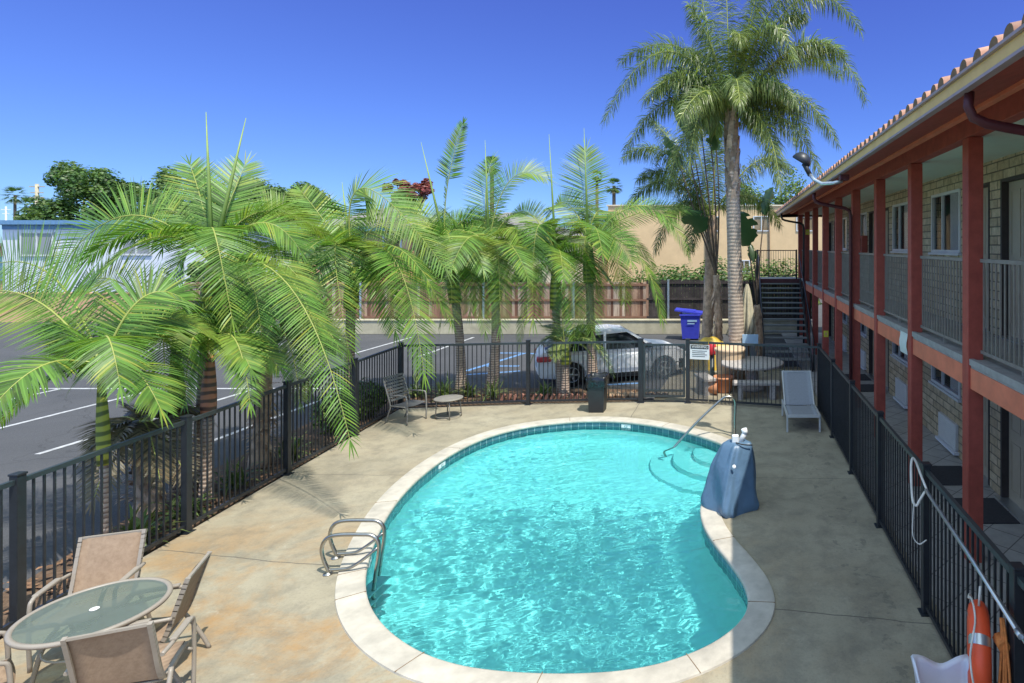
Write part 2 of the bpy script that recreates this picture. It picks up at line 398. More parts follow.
def glass_dark():
    m, n, b, o = new_mat('window_glass'); b.inputs['Base Color'].default_value = (.03,.035,.035,1)
    b.inputs['Roughness'].default_value = .05; b.inputs['Specular IOR Level'].default_value = .9
    tr = N(n, 'ShaderNodeBsdfTransparent'); mx = N(n, 'ShaderNodeMixShader'); mx.inputs[0].default_value = .75
    n.links.new(b.outputs[0], mx.inputs[1]); n.links.new(tr.outputs[0], mx.inputs[2]); n.links.new(mx.outputs[0], o.inputs[0]); return m
M['glass'] = glass_dark()
M['reflection_curtain'] = plain('reflection_white_curtain', (.85,.83,.78), .8, var=.08, vscale=3)  # curtain cloth kept white to stand for bright reflections in the panes
def table_glass():
    m, n, b, o = new_mat('frosted_table_glass'); P = geo_pos(n)
    b.inputs['Base Color'].default_value = (.20,.235,.215,1); b.inputs['Roughness'].default_value = .35; b.inputs['Specular IOR Level'].default_value = .3
    tr = N(n, 'ShaderNodeBsdfTransparent'); tr.inputs[0].default_value = (.68,.76,.70,1)
    mx = N(n, 'ShaderNodeMixShader'); n.links.new(ramp(n, noisef(n, 3, 3, .5, P), [(.3, (.45,)*3), (.7, (.6,)*3)]), mx.inputs[0])
    n.links.new(b.outputs[0], mx.inputs[1]); n.links.new(tr.outputs[0], mx.inputs[2]); n.links.new(mx.outputs[0], o.inputs[0]); return m
M['tglass'] = table_glass()
def sling():
    m, n, b, o = new_mat('brown_sling_fabric')
    co = N(n, 'ShaderNodeTexCoord').outputs['Object']
    nz = noisef(n, 22, 4, .7, co)
    wv = N(n, 'ShaderNodeTexWave'); wv.inputs['Scale'].default_value = 42; n.links.new(co, wv.inputs['Vector']); wv.inputs['Distortion'].default_value = 1
    wz = N(n, 'ShaderNodeTexWave', bands_direction='Z'); wz.inputs['Scale'].default_value = 42; n.links.new(co, wz.inputs['Vector']); wz.inputs['Distortion'].default_value = 1
    c = ramp(n, nz, [(.3, (.30,.205,.135)), (.7, (.40,.285,.195))])
    c = mixc(n, .3, c, mixc(n, .5, wv.outputs[0], wz.outputs[0]), 'MULTIPLY')
    n.links.new(c, b.inputs['Base Color']); b.inputs['Roughness'].default_value = .85; return m
M['sling'] = sling()
def screen():
    m, n, b, o = new_mat('perforated_screen'); b.inputs['Base Color'].default_value = (.10,.11,.12,1); b.inputs['Roughness'].default_value = .5
    tr = N(n, 'ShaderNodeBsdfTransparent'); mx = N(n, 'ShaderNodeMixShader'); mx.inputs[0].default_value = .52
    n.links.new(b.outputs[0], mx.inputs[1]); n.links.new(tr.outputs[0], mx.inputs[2]); n.links.new(mx.outputs[0], o.inputs[0]); return m
M['screen'] = screen()
def carpaint():
    m, n, b, o = new_mat('white_car_paint'); b.inputs['Base Color'].default_value = (.90,.90,.90,1); b.inputs['Roughness'].default_value = .5
    b.inputs['Coat Weight'].default_value = .12; b.inputs['Coat Roughness'].default_value = .04; return m
M['carwhite'] = carpaint()
def cover_mat():
    m, n, b, o = new_mat('blue_vinyl_cover'); P = geo_pos(n)
    c = ramp(n, noisef(n, 4, 4, .6, P), [(.3, (.085,.155,.24)), (.7, (.10,.175,.265))])
    n.links.new(c, b.inputs['Base Color']); b.inputs['Roughness'].default_value = .42
    bumpn(n, b, noisef(n, 3.2, 3, .5, P, 1.2), .35, .04); return m
M['cover'] = cover_mat()
def wood_mat():
    m, n, b, o = new_mat('fence_board_wood'); g = N(n, 'ShaderNodeNewGeometry')
    mp = N(n, 'ShaderNodeMapping'); mp.inputs['Scale'].default_value = (14, 14, 1.2); n.links.new(g.outputs['Position'], mp.inputs[0])
    c = ramp(n, g.outputs['Random Per Island'], [(0, (.16,.075,.045)), (.35, (.28,.15,.095)), (.7, (.38,.24,.16)), (1, (.55,.44,.34))])
    c = mixc(n, 1.0, c, ramp(n, noisef(n, 1, 5, .7, mp.outputs[0]), [(.3, (.45,.42,.42)), (.65, (1.15,1.15,1.15))]), 'MULTIPLY')
    n.links.new(c, b.inputs['Base Color']); b.inputs['Roughness'].default_value = .85; return m
M['wood'] = wood_mat()
M['shadewood'] = plain('tree_shaded_board', (.045,.035,.032), .85, var=.5, vscale=4, rnd=.4)  # tree shade over this fence put into the board colour
M['woodrail'] = plain('fence_rail_wood', (.22,.11,.065), .8, var=.3)
# foliage
M['palm'] = leaf_mat('palm_leaflet', (.135,.265,.04), yellow=(.38,.40,.06), yprob=.14, trans=.34)
M['palmdark'] = leaf_mat('palm_leaflet_dark', (.10,.165,.05), yellow=(.26,.28,.07), yprob=.1, trans=.35)
M['queen'] = leaf_mat('queen_palm_leaflet', (.16,.22,.075), yellow=(.38,.42,.07), yprob=.14, trans=.42, rough=.35)
M['dead'] = leaf_mat('dry_leaflet', (.14,.12,.07), yellow=(.20,.14,.07), yprob=.3, trans=.2)
M['rachis'] = plain('palm_rachis', (.30,.33,.07), .5, var=.2)
M['spear'] = plain('palm_spear', (.24,.34,.08), .5, var=.15)
def shaft_mat(name, a, b_):
    m, n, b, o = new_mat(name); P = geo_pos(n)
    wv = N(n, 'ShaderNodeTexWave', bands_direction='Z'); wv.inputs['Scale'].default_value = 2.6; wv.inputs['Distortion'].default_value = 3; n.links.new(P, wv.inputs['Vector'])
    n.links.new(ramp(n, wv.outputs[0], [(.25, b_), (.6, a)]), b.inputs['Base Color']); b.inputs['Roughness'].default_value = .45; return m
M['shaft'] = shaft_mat('green_crownshaft', (.40,.42,.06), (.10,.13,.03))
M['shaftred'] = shaft_mat('orange_crownshaft', (.46,.19,.10), (.10,.055,.04))
def ringtrunk(name, a, b_, sc_=5):
    m, n, b, o = new_mat(name); P = geo_pos(n)
    wv = N(n, 'ShaderNodeTexWave', bands_direction='Z'); wv.inputs['Scale'].default_value = sc_; wv.inputs['Distortion'].default_value = 1.5; n.links.new(P, wv.inputs['Vector'])
    c = ramp(n, wv.outputs[0], [(.1, b_), (.35, a)])
    c = mixc(n, 1.0, c, ramp(n, noisef(n, 9, 5, .7, P), [(.3, (.65,.62,.6)), (.7, (1.15,1.12,1.1))]), 'MULTIPLY')
    n.links.new(c, b.inputs['Base Color']); b.inputs['Roughness'].default_value = .85; bumpn(n, b, wv.outputs[0], .4, .02); return m
M['ring'] = ringtrunk('ringed_palm_trunk', (.46,.37,.30), (.24,.17,.13))
M['ringbig'] = ringtrunk('queen_palm_trunk', (.52,.43,.34), (.40,.32,.25), 3)
M['boots'] = plain('old_leaf_bases', (.44,.31,.21), .9, var=.55, vscale=7, bump=.8, bscale=10, rnd=.4)
M['treeleaf'] = leaf_mat('tree_leaf', (.075,.15,.028), yellow=(.16,.22,.04), trans=.3)
M['treeleaf2'] = leaf_mat('bright_tree_leaf', (.10,.17,.035), yellow=(.20,.26,.05), trans=.3)
M['redleaf'] = leaf_mat('red_tree_leaf', (.24,.06,.05), yellow=(.26,.08,.05), trans=.25)
M['shrubleaf'] = leaf_mat('shrub_leaf', (.11,.17,.05), yellow=(.30,.32,.10), trans=.3)
M['bananaleaf'] = leaf_mat('paddle_leaf', (.045,.10,.03), yellow=(.06,.12,.04), trans=.2, rough=.35)
# ------------------------------------------------------------------ ground, deck, pool
FX = lambda y: -7.26-.081*(y-6.1)                       # line of the left-hand fence
deck_poly = [(-6.50,-3.0),(2.22,-3.0),(2.22,14.25),(-1.10,15.02),(-2.28,15.07),(-5.01,14.85),(-7.96,14.42)]
inner_px = [(364,578),(366,599),(376.7,619.6),(395,638.3),(424,656),(457.5,666.5),(490.6,671.4),(532,674.3),(573.5,675),(624,672.7),(666,664.4),
            (707,648.6),(732,632),(746.6,615.5),(750,600),(744.5,582.3),(730,563),(711.3,542),(701,524.3),(698,507.7),(704,492),(719,478),(731,465),(734,454),
            (725.9,444.8),(707,438.4),(682,431),(657.5,425.7),(624,421.5),(600,420.6),(575,421),(523.8,426),(490.6,435),(465.8,445.6),(441,460),(420,476.7),(403.6,493),
            (389,512),(378.7,532.6),(370.4,553)]
ctrl = [gpix(*p) for p in inner_px]
def closed_spline(P, per=4):
    out = []; n = len(P)
    for i in range(n):
        p0, p1, p2, p3 = P[i-1], P[i], P[(i+1) % n], P[(i+2) % n]
        for k in range(per):
            t = k/per
            out.append(.5*((2*p1)+(p2-p0)*t+(2*p0-5*p1+4*p2-p3)*t*t+(3*p1-p0-3*p2+p3)*t**3))
    return out
for _ in range(2):
    ctrl = [(ctrl[i-1]+ctrl[i]*6+ctrl[(i+1) % len(ctrl)])/8 for i in range(len(ctrl))]
inner = closed_spline(ctrl, 4)
NI = len(inner)
def offset_loop(L, d):
    out = []; n = len(L)
    for i in range(n):
        t = (L[(i+3) % n]-L[i-3]).normalized(); nn = Vector((t.y, -t.x, 0))
        out.append(L[i]+nn*d)
    return out
area = sum(inner[i].x*inner[(i+1) % NI].y-inner[(i+1) % NI].x*inner[i].y for i in range(NI))
if area < 0: inner.reverse()
outer = offset_loop(inner, .30)

def filled(name, loops, z, mat):
    bm = bmesh.new(); es = []
    for L in loops:
        vs_ = [bm.verts.new((p[0], p[1], z)) for p in L]
        for i in range(len(vs_)): es.append(bm.edges.new((vs_[i], vs_[(i+1) % len(vs_)])))
    bmesh.ops.triangle_fill(bm, use_beauty=True, edges=es)
    for f in bm.faces:
        if f.normal.z < 0: f.normal_flip()
    me = bpy.data.meshes.new(name); bm.to_mesh(me); bm.free(); me.materials.append(mat)
    o = bpy.data.objects.new(name, me); COL.objects.link(o); return o
deck = filled('pool_deck', [deck_poly, outer], 0.0, M['deck']); struct(deck)
mb = MB()
for i in range(len(deck_poly)):
    a = deck_poly[i]; b_ = deck_poly[(i+1) % len(deck_poly)]
    mb.quad((a[0],a[1],0),(b_[0],b_[1],0),(b_[0],b_[1],-.1),(a[0],a[1],-.1))
struct(mb.build('deck_edge', M['deck']))
hole = [(p[0], p[1]) for p in deck_poly]
gnd = filled('parking_lot', [[(-1500,-60),(1500,-60),(1500,2500),(-1500,2500)], hole], -.06, M['asphalt']); struct(gnd)

pool = thing('swimming_pool', 'kidney shaped turquoise swimming pool with cream coping and blue waterline tiles', 'swimming pool', (-2.5, 9.3, 0))
WZ = -.125
mb = MB()      # coping, rounded inner lip
prof = [(0.30,0.0),(0.295,.018),(.27,.022),(.03,.022),(.008,.014),(0,-.005),(0.0,-.035),(.02,-.038)]
loops = []
for (d, z) in prof:
    Lp = offset_loop(inner, d) if d > 0 else inner
    loops.append([(p.x, p.y, z) for p in Lp])
mb.v = [v for L in loops for v in L]
for j in range(len(prof)-1):
    for i in range(NI):
        i2 = (i+1) % NI
        mb.f.append((j*NI+i, j*NI+i2, (j+1)*NI+i2, (j+1)*NI+i)); mb.m.append(0); mb.smooth.append(1 < j < 6)
cop = mb.build('coping', M['coping'], pool)
mb = MB()      # joints across the coping
for i in range(3, NI, 13):
    a, b_ = offset_loop(inner, .004)[i], outer[i]
    mb.bar((a.x, a.y, .0215), (b_.x, b_.y, .0215), .007, .006)
mb.build('coping_joint', M['tiledark'], pool)
# waterline tiles
tl = offset_loop(inner, .02); per = 0; mb = MB(); uvs = []
for i in range(NI):
    a = tl[i]; b_ = tl[(i+1) % NI]; L_ = (b_-a).length
    mb.quad((a.x,a.y,-.36),(b_.x,b_.y,-.36),(b_.x,b_.y,-.037),(a.x,a.y,-.037))
    uvs += [(per,-.36,0),(per+L_,-.36,0),(per+L_,-.04,0),(per,-.04,0)]; per += L_
to = mb.build('tile_band', M['tile'], pool)
at = to.data.attributes.new('tilecoord', 'FLOAT_VECTOR', 'POINT')
for i, u in enumerate(uvs): at.data[i].vector = (u[0], u[1]+.037+.32, 0)
# basin: walls down to a floor that slopes towards the near end
def depth(y): return -(1.0+.75*max(0, min(1, (10.8-y)/4.5)))
cen = Vector((-2.4, 9.0, 0)); rings = []
for (s_, k) in ((0,0),(0,.72),(.10,.9),(.28,1.0),(.8,1.0),(1.6,1.0)):
    ring = []
    for p in tl:
        q = p + (cen-p).normalized()*min(s_, (cen-p).length*.95)
        z = -.36+(depth(q.y)+.36)*k; ring.append((q.x, q.y, z))
    rings.append(ring)
mb = MB(); mb.v = [v for r_ in rings for v in r_]+[(cen.x, cen.y, depth(cen.y))]
for j in range(len(rings)-1):
    for i in range(NI):
        i2 = (i+1) % NI; mb.f.append((j*NI+i, j*NI+i2, (j+1)*NI+i2, (j+1)*NI+i)); mb.m.append(0); mb.smooth.append(True)
last = (len(rings)-1)*NI
for i in range(NI): mb.f.append((last+i, last+(i+1) % NI, len(mb.v)-1)); mb.m.append(0); mb.smooth.append(True)
mb.build('basin', M['plaster'], pool)
# curved entry steps
sc_c = gpix(737, 441); 
for (r_, z) in ((.85,-.36),(1.25,-.60),(1.70,-.85)):
    mb = MB(); pts = []
    for k in range(49):
        a = R(165+k*(290-165)/48); pts.append((sc_c.x-.02+r_*math.cos(a), sc_c.y-.02+r_*.92*math.sin(a)))
    pts.append((sc_c.x+.1, sc_c.y-.5)); pts.append((sc_c.x+.05, sc_c.y))
    pts.append((sc_c.x-.3, sc_c.y+.1))
    mb.prism(pts, z-.3, z); mb.build('entry_step', M['plaster'], pool)
mb = MB(); mb.lathe([(.14,0),(.14,.03),(.10,.05),(0,.055)], (gpix(540, 655, -1.2).x+.05, 5.75, depth(5.75)+.0), 24); mb.build('drain_cover', M['black'], pool)
for (px_, py_) in ((624, 421.2), (442.5, 459.5), (372, 552)):
    g = gpix(px_, py_)
    i = min(range(NI), key=lambda q: (inner[q]-g).length); a = tl[i]; b_ = tl[(i+1) % NI]; t = (b_-a).normalized(); nn = Vector((-t.y, t.x, 0))
    c_ = a+nn*.006; c_.z = -.095
    mb = MB(); mb.bar(c_-t*.11, c_+t*.11, .012, .085); 
    mb.mi = 1; mb.bar(c_+nn*.007-t*.035, c_+nn*.007+t*.035, .004, .045); mb.mi = 0; mb.bar(c_+nn*.010-t*.015, c_+nn*.010+t*.015, .004, .02)
    mb.build('depth_marker', [M['white'], M['tile']], pool)
def wave(x, y):
    v = Vector((x, y, 0)); amp = .26+1.07*max(0, min(1, (10.4-y)/2.6))
    amp *= .55+.9*noise.noise(Vector((x*.35+3, y*.35, 1)))+.25
    # wavelets run diagonally, stretched across the view
    u = x*.94+y*.30; w_ = -x*.30+y*.95
    h = .0
    q = Vector((u*1.9, w_*3.6, 0)); q += Vector((noise.noise(q*.5), noise.noise(q*.5+Vector((9,0,0))), 0))*.9
    h += .018*noise.noise(q)
    q = Vector((u*5.2, w_*9.0, 4)); q += Vector((noise.noise(q*.6), noise.noise(q*.6+Vector((5,0,0))), 0))*.8
    h += .0098*noise.noise(q)
    q = Vector((u*8.5, w_*14, 8)); q += Vector((noise.noise(q*.6), noise.noise(q*.6+Vector((5,0,0))), 0))*.7
    h += .0062*noise.noise(q)
    return h*max(.12, amp)
xs = [p.x for p in tl]; ysn = [p.y for p in tl]; wx0, wx1, wy0, wy1 = min(xs)-.12, max(xs)+.12, min(ysn)-.12, max(ysn)+.12
gx, gy = 330, 430; mbw = MB()
for a in range(gy+1):
    for b_ in range(gx+1):
        x = wx0+(wx1-wx0)*b_/gx; y = wy0+(wy1-wy0)*a/gy; mbw.v.append((x, y, WZ+wave(x, y)))
W1 = gx+1
for a in range(gy):
    for b_ in range(gx): q = a*W1+b_; mbw.f.append((q, q+1, q+1+W1, q+W1)); mbw.m.append(0); mbw.smooth.append(True)
bot = len(mbw.v); mbw.v += [(wx0,wy0,-2.4),(wx1,wy0,-2.4),(wx1,wy1,-2.4),(wx0,wy1,-2.4)]
mbw.mi = 1
for f in ([bot+1, bot]+list(range(0, W1)), [bot+2, bot+1]+[gx+k*W1 for k in range(gy+1)], [bot+3, bot+2]+[gy*W1+gx-k for k in range(gx+1)], [bot, bot+3]+[(gy-k)*W1 for k in range(gy+1)], [bot, bot+1, bot+2, bot+3][::-1]):
    mbw.f.append(tuple(f)); mbw.m.append(1); mbw.smooth.append(False)
water = mbw.build('water', [M['water'], M['waterside']]); struct(water)
if CAUS:
    water.cycles.is_caustics_caster = True
    for o_ in pool.children: o_.cycles.is_caustics_receiver = True
    sun_d.cycles.is_caustics_light = True
bpy.context.view_layer.update()

# planter strips with soil outside the fences
mb = MB()
L_ = [(FX(y)-.06, y) for y in (2, 14.45)]
mb.prism([(FX(2)-.06,2),(FX(14.45)-.06,14.45),(FX(14.45)-1.55,15.0),(FX(10)-1.45,10),(FX(7)-.9,7),(FX(2)-.85,2)][::-1], -.06, .0)
struct(mb.build('planter_bed_beside_left_fence', M['soil']))
mb = MB()
mb.prism([(-9.4,14.6),(-7.96,14.5),(-5.01,14.93),(-2.35,15.13),(-2.45,16.3),(-6,16.5),(-9.4,16.4)][::-1][::-1], -.06, .004)
struct(mb.build('planter_bed_behind_far_fence', M['soil']))
# patio behind the gate
mb = MB(); mb.prism([(-2.0,15.25),(1.9,14.6),(2.2,14.6),(2.2,19.4),(-1.8,19.4)], -.05, -.004); struct(mb.build('picnic_patio', M['deck']))
# parking marks
mb = MB()
def stripe(x0, y0, x1, y1, wd=.11): 
    mb.bar((x0,y0,-.055),(x1,y1,-.055), wd, .004)
for x_ in (-21.3,-18.6,-15.9,-13.2,-10.55):
    stripe(x_, 11.4, x_, 16.6)
stripe(-22, 16.65, -10.5, 16.65)
for x_ in (-22,-19.3,-16.6,-13.9,-11.2): stripe(x_, 21.5, x_, 26)
stripe(-26, 24.2, -18, 24.2)
struct(mb.build('parking_lines', M['paintwhite']))
mb = MB()
for (a, b_) in (((466,371),(525,353)),((490,353),(522,353)),((462,375),(520,371)),((486,366),(519,366)),((525,353),(560,356)),((600,392),(640,391)),((598,385),(640,383))):
    p = gpix(*a, -.056); q = gpix(*b_, -.056); mb.bar((p.x,p.y,-.056+.002*random.random()),(q.x,q.y,-.056), .16, .004)
struct(mb.build('blue_parking_marks', M['paintblue']))

# walkway of the motel
mb = MB(); mb.prism([(2.22,-3),(4.25,-3),(4.25,27),(2.22,27)], -.1, .004); struct(mb.build('walkway', M['paver']))

# ------------------------------------------------------------------ pool fences
FH = 1.54
def fence_bay(root, a, b_, gap=.105, scr=False, h=FH):
    a = Vector(a); b_ = Vector(b_); t = (b_-a).normalized(); L_ = (b_-a).length
    mb = MB(); mb.bar(a+Vector((0,0,h-.03)), b_+Vector((0,0,h-.03)), .042, .05); mb.build('top_rail', M['fencerail'], root)
    mb = MB(); mb.bar(a+Vector((0,0,.09)), b_+Vector((0,0,.09)), .04, .045); mb.build('bottom_rail', M['fence'], root)
    mb = MB(); n = max(2, int(L_/gap))
    for i in range(1, n):
        p = a+t*(L_*i/n); mb.bar(p+Vector((0,0,.10)), p+Vector((0,0,h-.04)), .018, .018, up=t)
    mb.build('picket_panel', M['fence'], root)
    if scr:
        mb = MB(); s_ = Vector((-t.y, t.x, 0))*.016
        mb.bar(a+s_+Vector((0,0,h/2+.03)), b_+s_+Vector((0,0,h/2+.03)), .003, h-.18); mb.build('screen_panel', M['screen'], root)
def fence_post(root, p, h=FH+.03, s_=.085):
    mb = MB(); x, y = p[0], p[1]; k = s_/2
    mb.bbox(x-k, x+k, y-k, y+k, 0, h, .006); mb.bbox(x-k-.008, x+k+.008, y-k-.008, y+k+.008, h, h+.025, .008)
    mb.bbox(x-k-.03, x+k+.03, y-k-.03, y+k+.03, 0, .012, .004)
    mb.build('post', M['fence'], root)
ys = [1.98, 4.04, 6.1, 8.17, 10.25, 12.35, 14.38]
lf = thing('picket_fence', 'dark metal picket fence between the left palms and the deck', 'fence', (FX(8), 8, 0), group='metal picket fences round the pool deck')
for y in ys: fence_post(lf, (FX(y), y))
for a, b_ in zip(ys[:-1], ys[1:]): fence_bay(lf, (FX(a), a+.04, 0), (FX(b_), b_-.04, 0))
P0 = (FX(14.38), 14.38); P1 = (-5.01, 14.75); P2 = (-2.275, 14.97); P3 = (-1.10, 14.93); P4 = (2.06, 14.16)
bf = thing('picket_fence', 'dark metal picket fence across the far end of the pool behind the black bin', 'fence', (P1[0], P1[1], 0), group='metal picket fences round the pool deck')
def b3(p, q, k=.05):
    a = Vector((p[0], p[1], 0)); b_ = Vector((q[0], q[1], 0)); t = (b_-a).normalized(); return a+t*k, b_-t*k
fence_post(bf, P1); fence_post(bf, P2, s_=.12)
fence_bay(bf, *b3(P0, P1)); fence_bay(bf, *b3(P1, P2))
bf2 = thing('picket_fence', 'dark metal picket fence between the gate and the motel, in front of the picnic table', 'fence', (P3[0], P3[1], 0), group='metal picket fences round the pool deck')
fence_post(bf2, P3, s_=.10)
Pm = (P3[0]+(P4[0]-P3[0])*.17, P3[1]+(P4[1]-P3[1])*.17)
fence_bay(bf2, *b3(P3, Pm, .03), scr=True)
fence_bay(bf2, *b3(Pm, P4, .0), gap=.10)
gt = thing('pool_gate', 'dark metal pool gate backed with grey perforated screen', 'gate', ((P2[0]+P3[0])/2, 14.95, 0))
ga, gb = b3(P2, P3, .09)
mb = MB()
for z in (.16, .30, 1.44): mb.bar(ga+Vector((0,0,z)), gb+Vector((0,0,z)), .05, .05)
mb.bar(ga+Vector((0,0,.14)), ga+Vector((0,0,1.46)), .05, .05, up=(0,1,0)); mb.bar(gb+Vector((0,0,.14)), gb+Vector((0,0,1.46)), .05, .05, up=(0,1,0))
mb.build('gate_frame', M['fencerail'], gt)
mb = MB()
for i in range(1, 10):
    p = ga+(gb-ga)*i/10; mb.bar(p+Vector((0,0,.17)), p+Vector((0,0,1.43)), .016, .016)
mb.build('picket_panel', M['fence'], gt)
mb = MB(); mb.bar(ga+Vector((0,.03,.8)), gb+Vector((0,.03,.8)), .004, 1.24); mb.build('screen_panel', M['screen'], gt)
mb = MB(); mb.bbox(gb.x-.13, gb.x-.02, gb.y-.06, gb.y-.03, .88, 1.12, .01); mb.tube([(gb.x-.07, gb.y-.07, 1.04),(gb.x-.19, gb.y-.09, 1.04)], .012); mb.build('latch', M['black'], gt)
# right-hand fence
rf = thing('picket_fence', 'dark metal picket fence between the shaded deck and the motel walkway', 'fence', (2.063, 8, 0), group='metal picket fences round the pool deck')
ry = [-1.55, .42, 2.38, 4.34, 6.38, 8.36, 10.31, 12.25, 14.2]
for y in ry: fence_post(rf, (2.063, y))
for i, (a, b_) in enumerate(zip(ry[:-1], ry[1:])): fence_bay(rf, (2.063, a+.04, 0), (2.063, b_-.04, 0))

# ------------------------------------------------------------------ motel
motel = thing('motel_building', 'two storey tan block motel wing with red posts, balcony and tiled roof', 'building', (4.17, 12, 0))
WX = 4.17; Y0, Y1 = -2.5, 26.4
# wall bays: openings list (y0,y1,z0,z1)
doors = []; wins = []; lows = []; acs = []
for k in range(-1, 3):
    c0 = 9.5+7.6*k
    doors += [(c0-1.15, c0-.20), (c0+.20, c0+1.15)]
    wins += [(c0+1.43, c0+3.0), (c0+4.58, c0+6.02)]
doors = [d for d in doors if d[0] > Y0+.1 and d[1] < Y1-.1]; wins = [d for d in wins if d[0] > Y0+.1 and d[1] < Y1-.1]
UZ, LZ = 2.5, 0.0
def wall(name, z0, z1, dz0, dz1, wz0, wz1):
    ops = sorted([(a, b_, dz0, dz1) for a, b_ in doors]+[(a, b_, wz0, wz1) for a, b_ in wins])
    mb = MB(); y = Y0; T = .2
    for (a, b_, p, q) in ops:
        mb.box(WX, WX+T, y, a, z0, z1)
        if p > z0+.01: mb.box(WX, WX+T, a, b_, z0, p)
        mb.box(WX, WX+T, a, b_, q, z1); y = b_
    mb.box(WX, WX+T, y, Y1, z0, z1)
    mb.box(WX+T, 9.0, Y1-.2, Y1, z0, z1)
    return mb.build(name, M['stone'], motel)
wall('upper_wall', 2.5, 5.27, 2.5, 4.93, 3.77, 4.95)
wall('lower_wall', 0.0, 2.32, 0.0, 2.12, 1.10, 2.10)
def mk_window(a, b_, z0, z1, parent):
    mb = MB(); t = .055; x0, x1 = WX-.025, WX+.06
    mb.box(x0, x1, a, b_, z0, z0+t); mb.box(x0, x1, a, b_, z1-t, z1); mb.box(x0, x1, a, a+t, z0+t, z1-t); mb.box(x0, x1, b_-t, b_, z0+t, z1-t)
    m_ = a+(b_-a)*.62; mb.box(x0+.015, x1-.01, m_-.02, m_+.02, z0+t, z1-t)
    mb.box(WX-.07, WX+.02, a-.04, b_+.04, z0-.045, z0-.002)
    f = mb.build('window', M['winframe'], parent); f.location = (0,0,0)
    mb = MB(); mb.box(WX+.03, WX+.036, a+t, b_-t, z0+t, z1-t); g = mb.build('pane', M['glass'], parent); g.parent = f
    mb = MB(); 
    n = 14; ya, yb = (a+t+(b_-a)*.08, a+t+(b_-a)*.40)
    for i in range(n):
        y0_ = ya+(yb-ya)*i/n; y1_ = ya+(yb-ya)*(i+1)/n
        mb.quad((WX+.055-.012*(i % 2), y0_, z0+t-.05),(WX+.055-.012*((i+1) % 2), y1_, z0+t-.05),(WX+.055-.012*((i+1) % 2), y1_, z1-t+.02),(WX+.055-.012*(i % 2), y0_, z1-t+.02))
    g = mb.build('reflection_curtain', M['reflection_curtain'], parent); g.parent = f
    return f
for a, b_ in wins: mk_window(a, b_, 3.77, 4.95, motel); mk_window(a, b_, 1.10, 2.10, motel)
mb = MB(); mb.box(WX+.5, WX+.52, Y0, Y1, 0, 5.2); mb.build('dark_interior', M['doorframe'], motel)
def mk_door(a, b_, z0, z1):
    mb = MB(); t = .05
    mb.box(WX-.012, WX+.19, a, a+t, z0, z1); mb.box(WX-.012, WX+.19, b_-t, b_, z0, z1); mb.box(WX-.012, WX+.19, a+t, b_-t, z1-t, z1)
    fr = mb.build('door_frame', M['doorframe'], motel)
    mb = MB(); x = WX+.10; mb.box(x, x+.045, a+t, b_-t, z0+.02, z1-t)
    W_ = (b_-a-2*t)
    for (u0, u1) in ((.10,.45),(.55,.90)):
        for (v0, v1) in ((.07,.42),(.50,.92)):
            ya, yb = a+t+W_*u0, a+t+W_*u1; za, zb = z0+.02+(z1-z0)*v0, z0+.02+(z1-z0)*v1
            mb.box(x-.012, x-.001, ya, yb, za, za+.025); mb.box(x-.012, x-.001, ya, yb, zb-.025, zb)
            mb.box(x-.012, x-.001, ya, ya+.025, za+.025, zb-.025); mb.box(x-.012, x-.001, yb-.025, yb, za+.025, zb-.025)
    d = mb.build('door', M['door'], motel)
    mb = MB(); mb.lathe([(.0,0),(.028,.005),(.03,.03),(.012,.04),(.012,.06)], (0,0,0), 12)
    mb.v = [(x-.012-q[2], a+t+.09+q[0], z0+1.0+q[1]) for q in mb.v]
    h = mb.build('handle', M['steel'], motel); h.parent = d
    mb = MB(); mb.box(WX-.10, WX+.12, a-.02, b_+.02, z0+.003, z0+.02); mb.build('threshold', M['alu'], motel)
for a, b_ in doors: mk_door(a, b_, 2.5, 4.93); mk_door(a, b_, 0.005, 2.12)
for a, b_ in wins:
    y0_ = a+.12; y1_ = y0_+.92
    mb = MB(); mb.bbox(WX-.06, WX+.05, y0_, y1_, .12, .60, .012)
    for k in range(9): mb.box(WX-.068, WX-.061, y0_+.06, y1_-.06, .18+k*.042, .195+k*.042)
    mb.build('vent_grille', M['winframe'], motel)
    mb = MB(); mb.box(WX-.10, WX, y0_-.04, y1_+.06, .055, .10); mb.build('grille_ledge', M['whitewall'], motel)
# posts
colY = [7.37+2.35*k for k in range(-4, 9)]
for y in colY:
    mb = MB(); mb.bbox(2.90, 3.09, y, y+.19, 0.004, 5.24, .008); mb.build('post', M['red'], motel)
# balcony beam, slab, underside
mb = MB(); mb.bbox(2.93, 3.02, Y0, Y1, 2.145, 2.40, .006); mb.build('balcony_beam', M['redbounce'], motel)
mb = MB(); mb.box(2.935, WX-.003, Y0, Y1, 2.403, 2.50); mb.box(2.915, 2.975, Y0, Y1+.02, 2.44, 2.515); mb.build('balcony_slab', M['slab'], motel)
mb = MB(); mb.box(3.02, WX-.003, Y0, Y1, 2.33, 2.40)
for k in range(24): mb.box(3.03, WX-.01, Y0+.4+k*1.2, Y0+.45+k*1.2, 2.20, 2.33)
mb.build('balcony_underside', M['red'], motel)
# railing
mb = MB(); mb.bar((3.07,Y0,3.72),(3.07,Y1,3.72), .05, .045); mb.build('balcony_handrail', M['rail'], motel)
mb = MB(); mb.bar((3.07,Y0,2.60),(3.07,Y1,2.60), .035, .04); mb.build('balcony_bottom_rail', M['rail'], motel)
for i in range(len(colY)-1):
    ya, yb = colY[i]+.19, colY[i+1]; mb = MB(); n = 19
    for k in range(n):
        y = ya+(yb-ya)*(k+.5)/n; mb.box(3.061, 3.079, y-.009, y+.009, 2.615, 3.70)
    mb.box(3.05, 3.09, (ya+yb)/2-.02, (ya+yb)/2+.02, 2.50, 2.60)
    mb.build('balcony_picket_panel', M['rail'], motel)
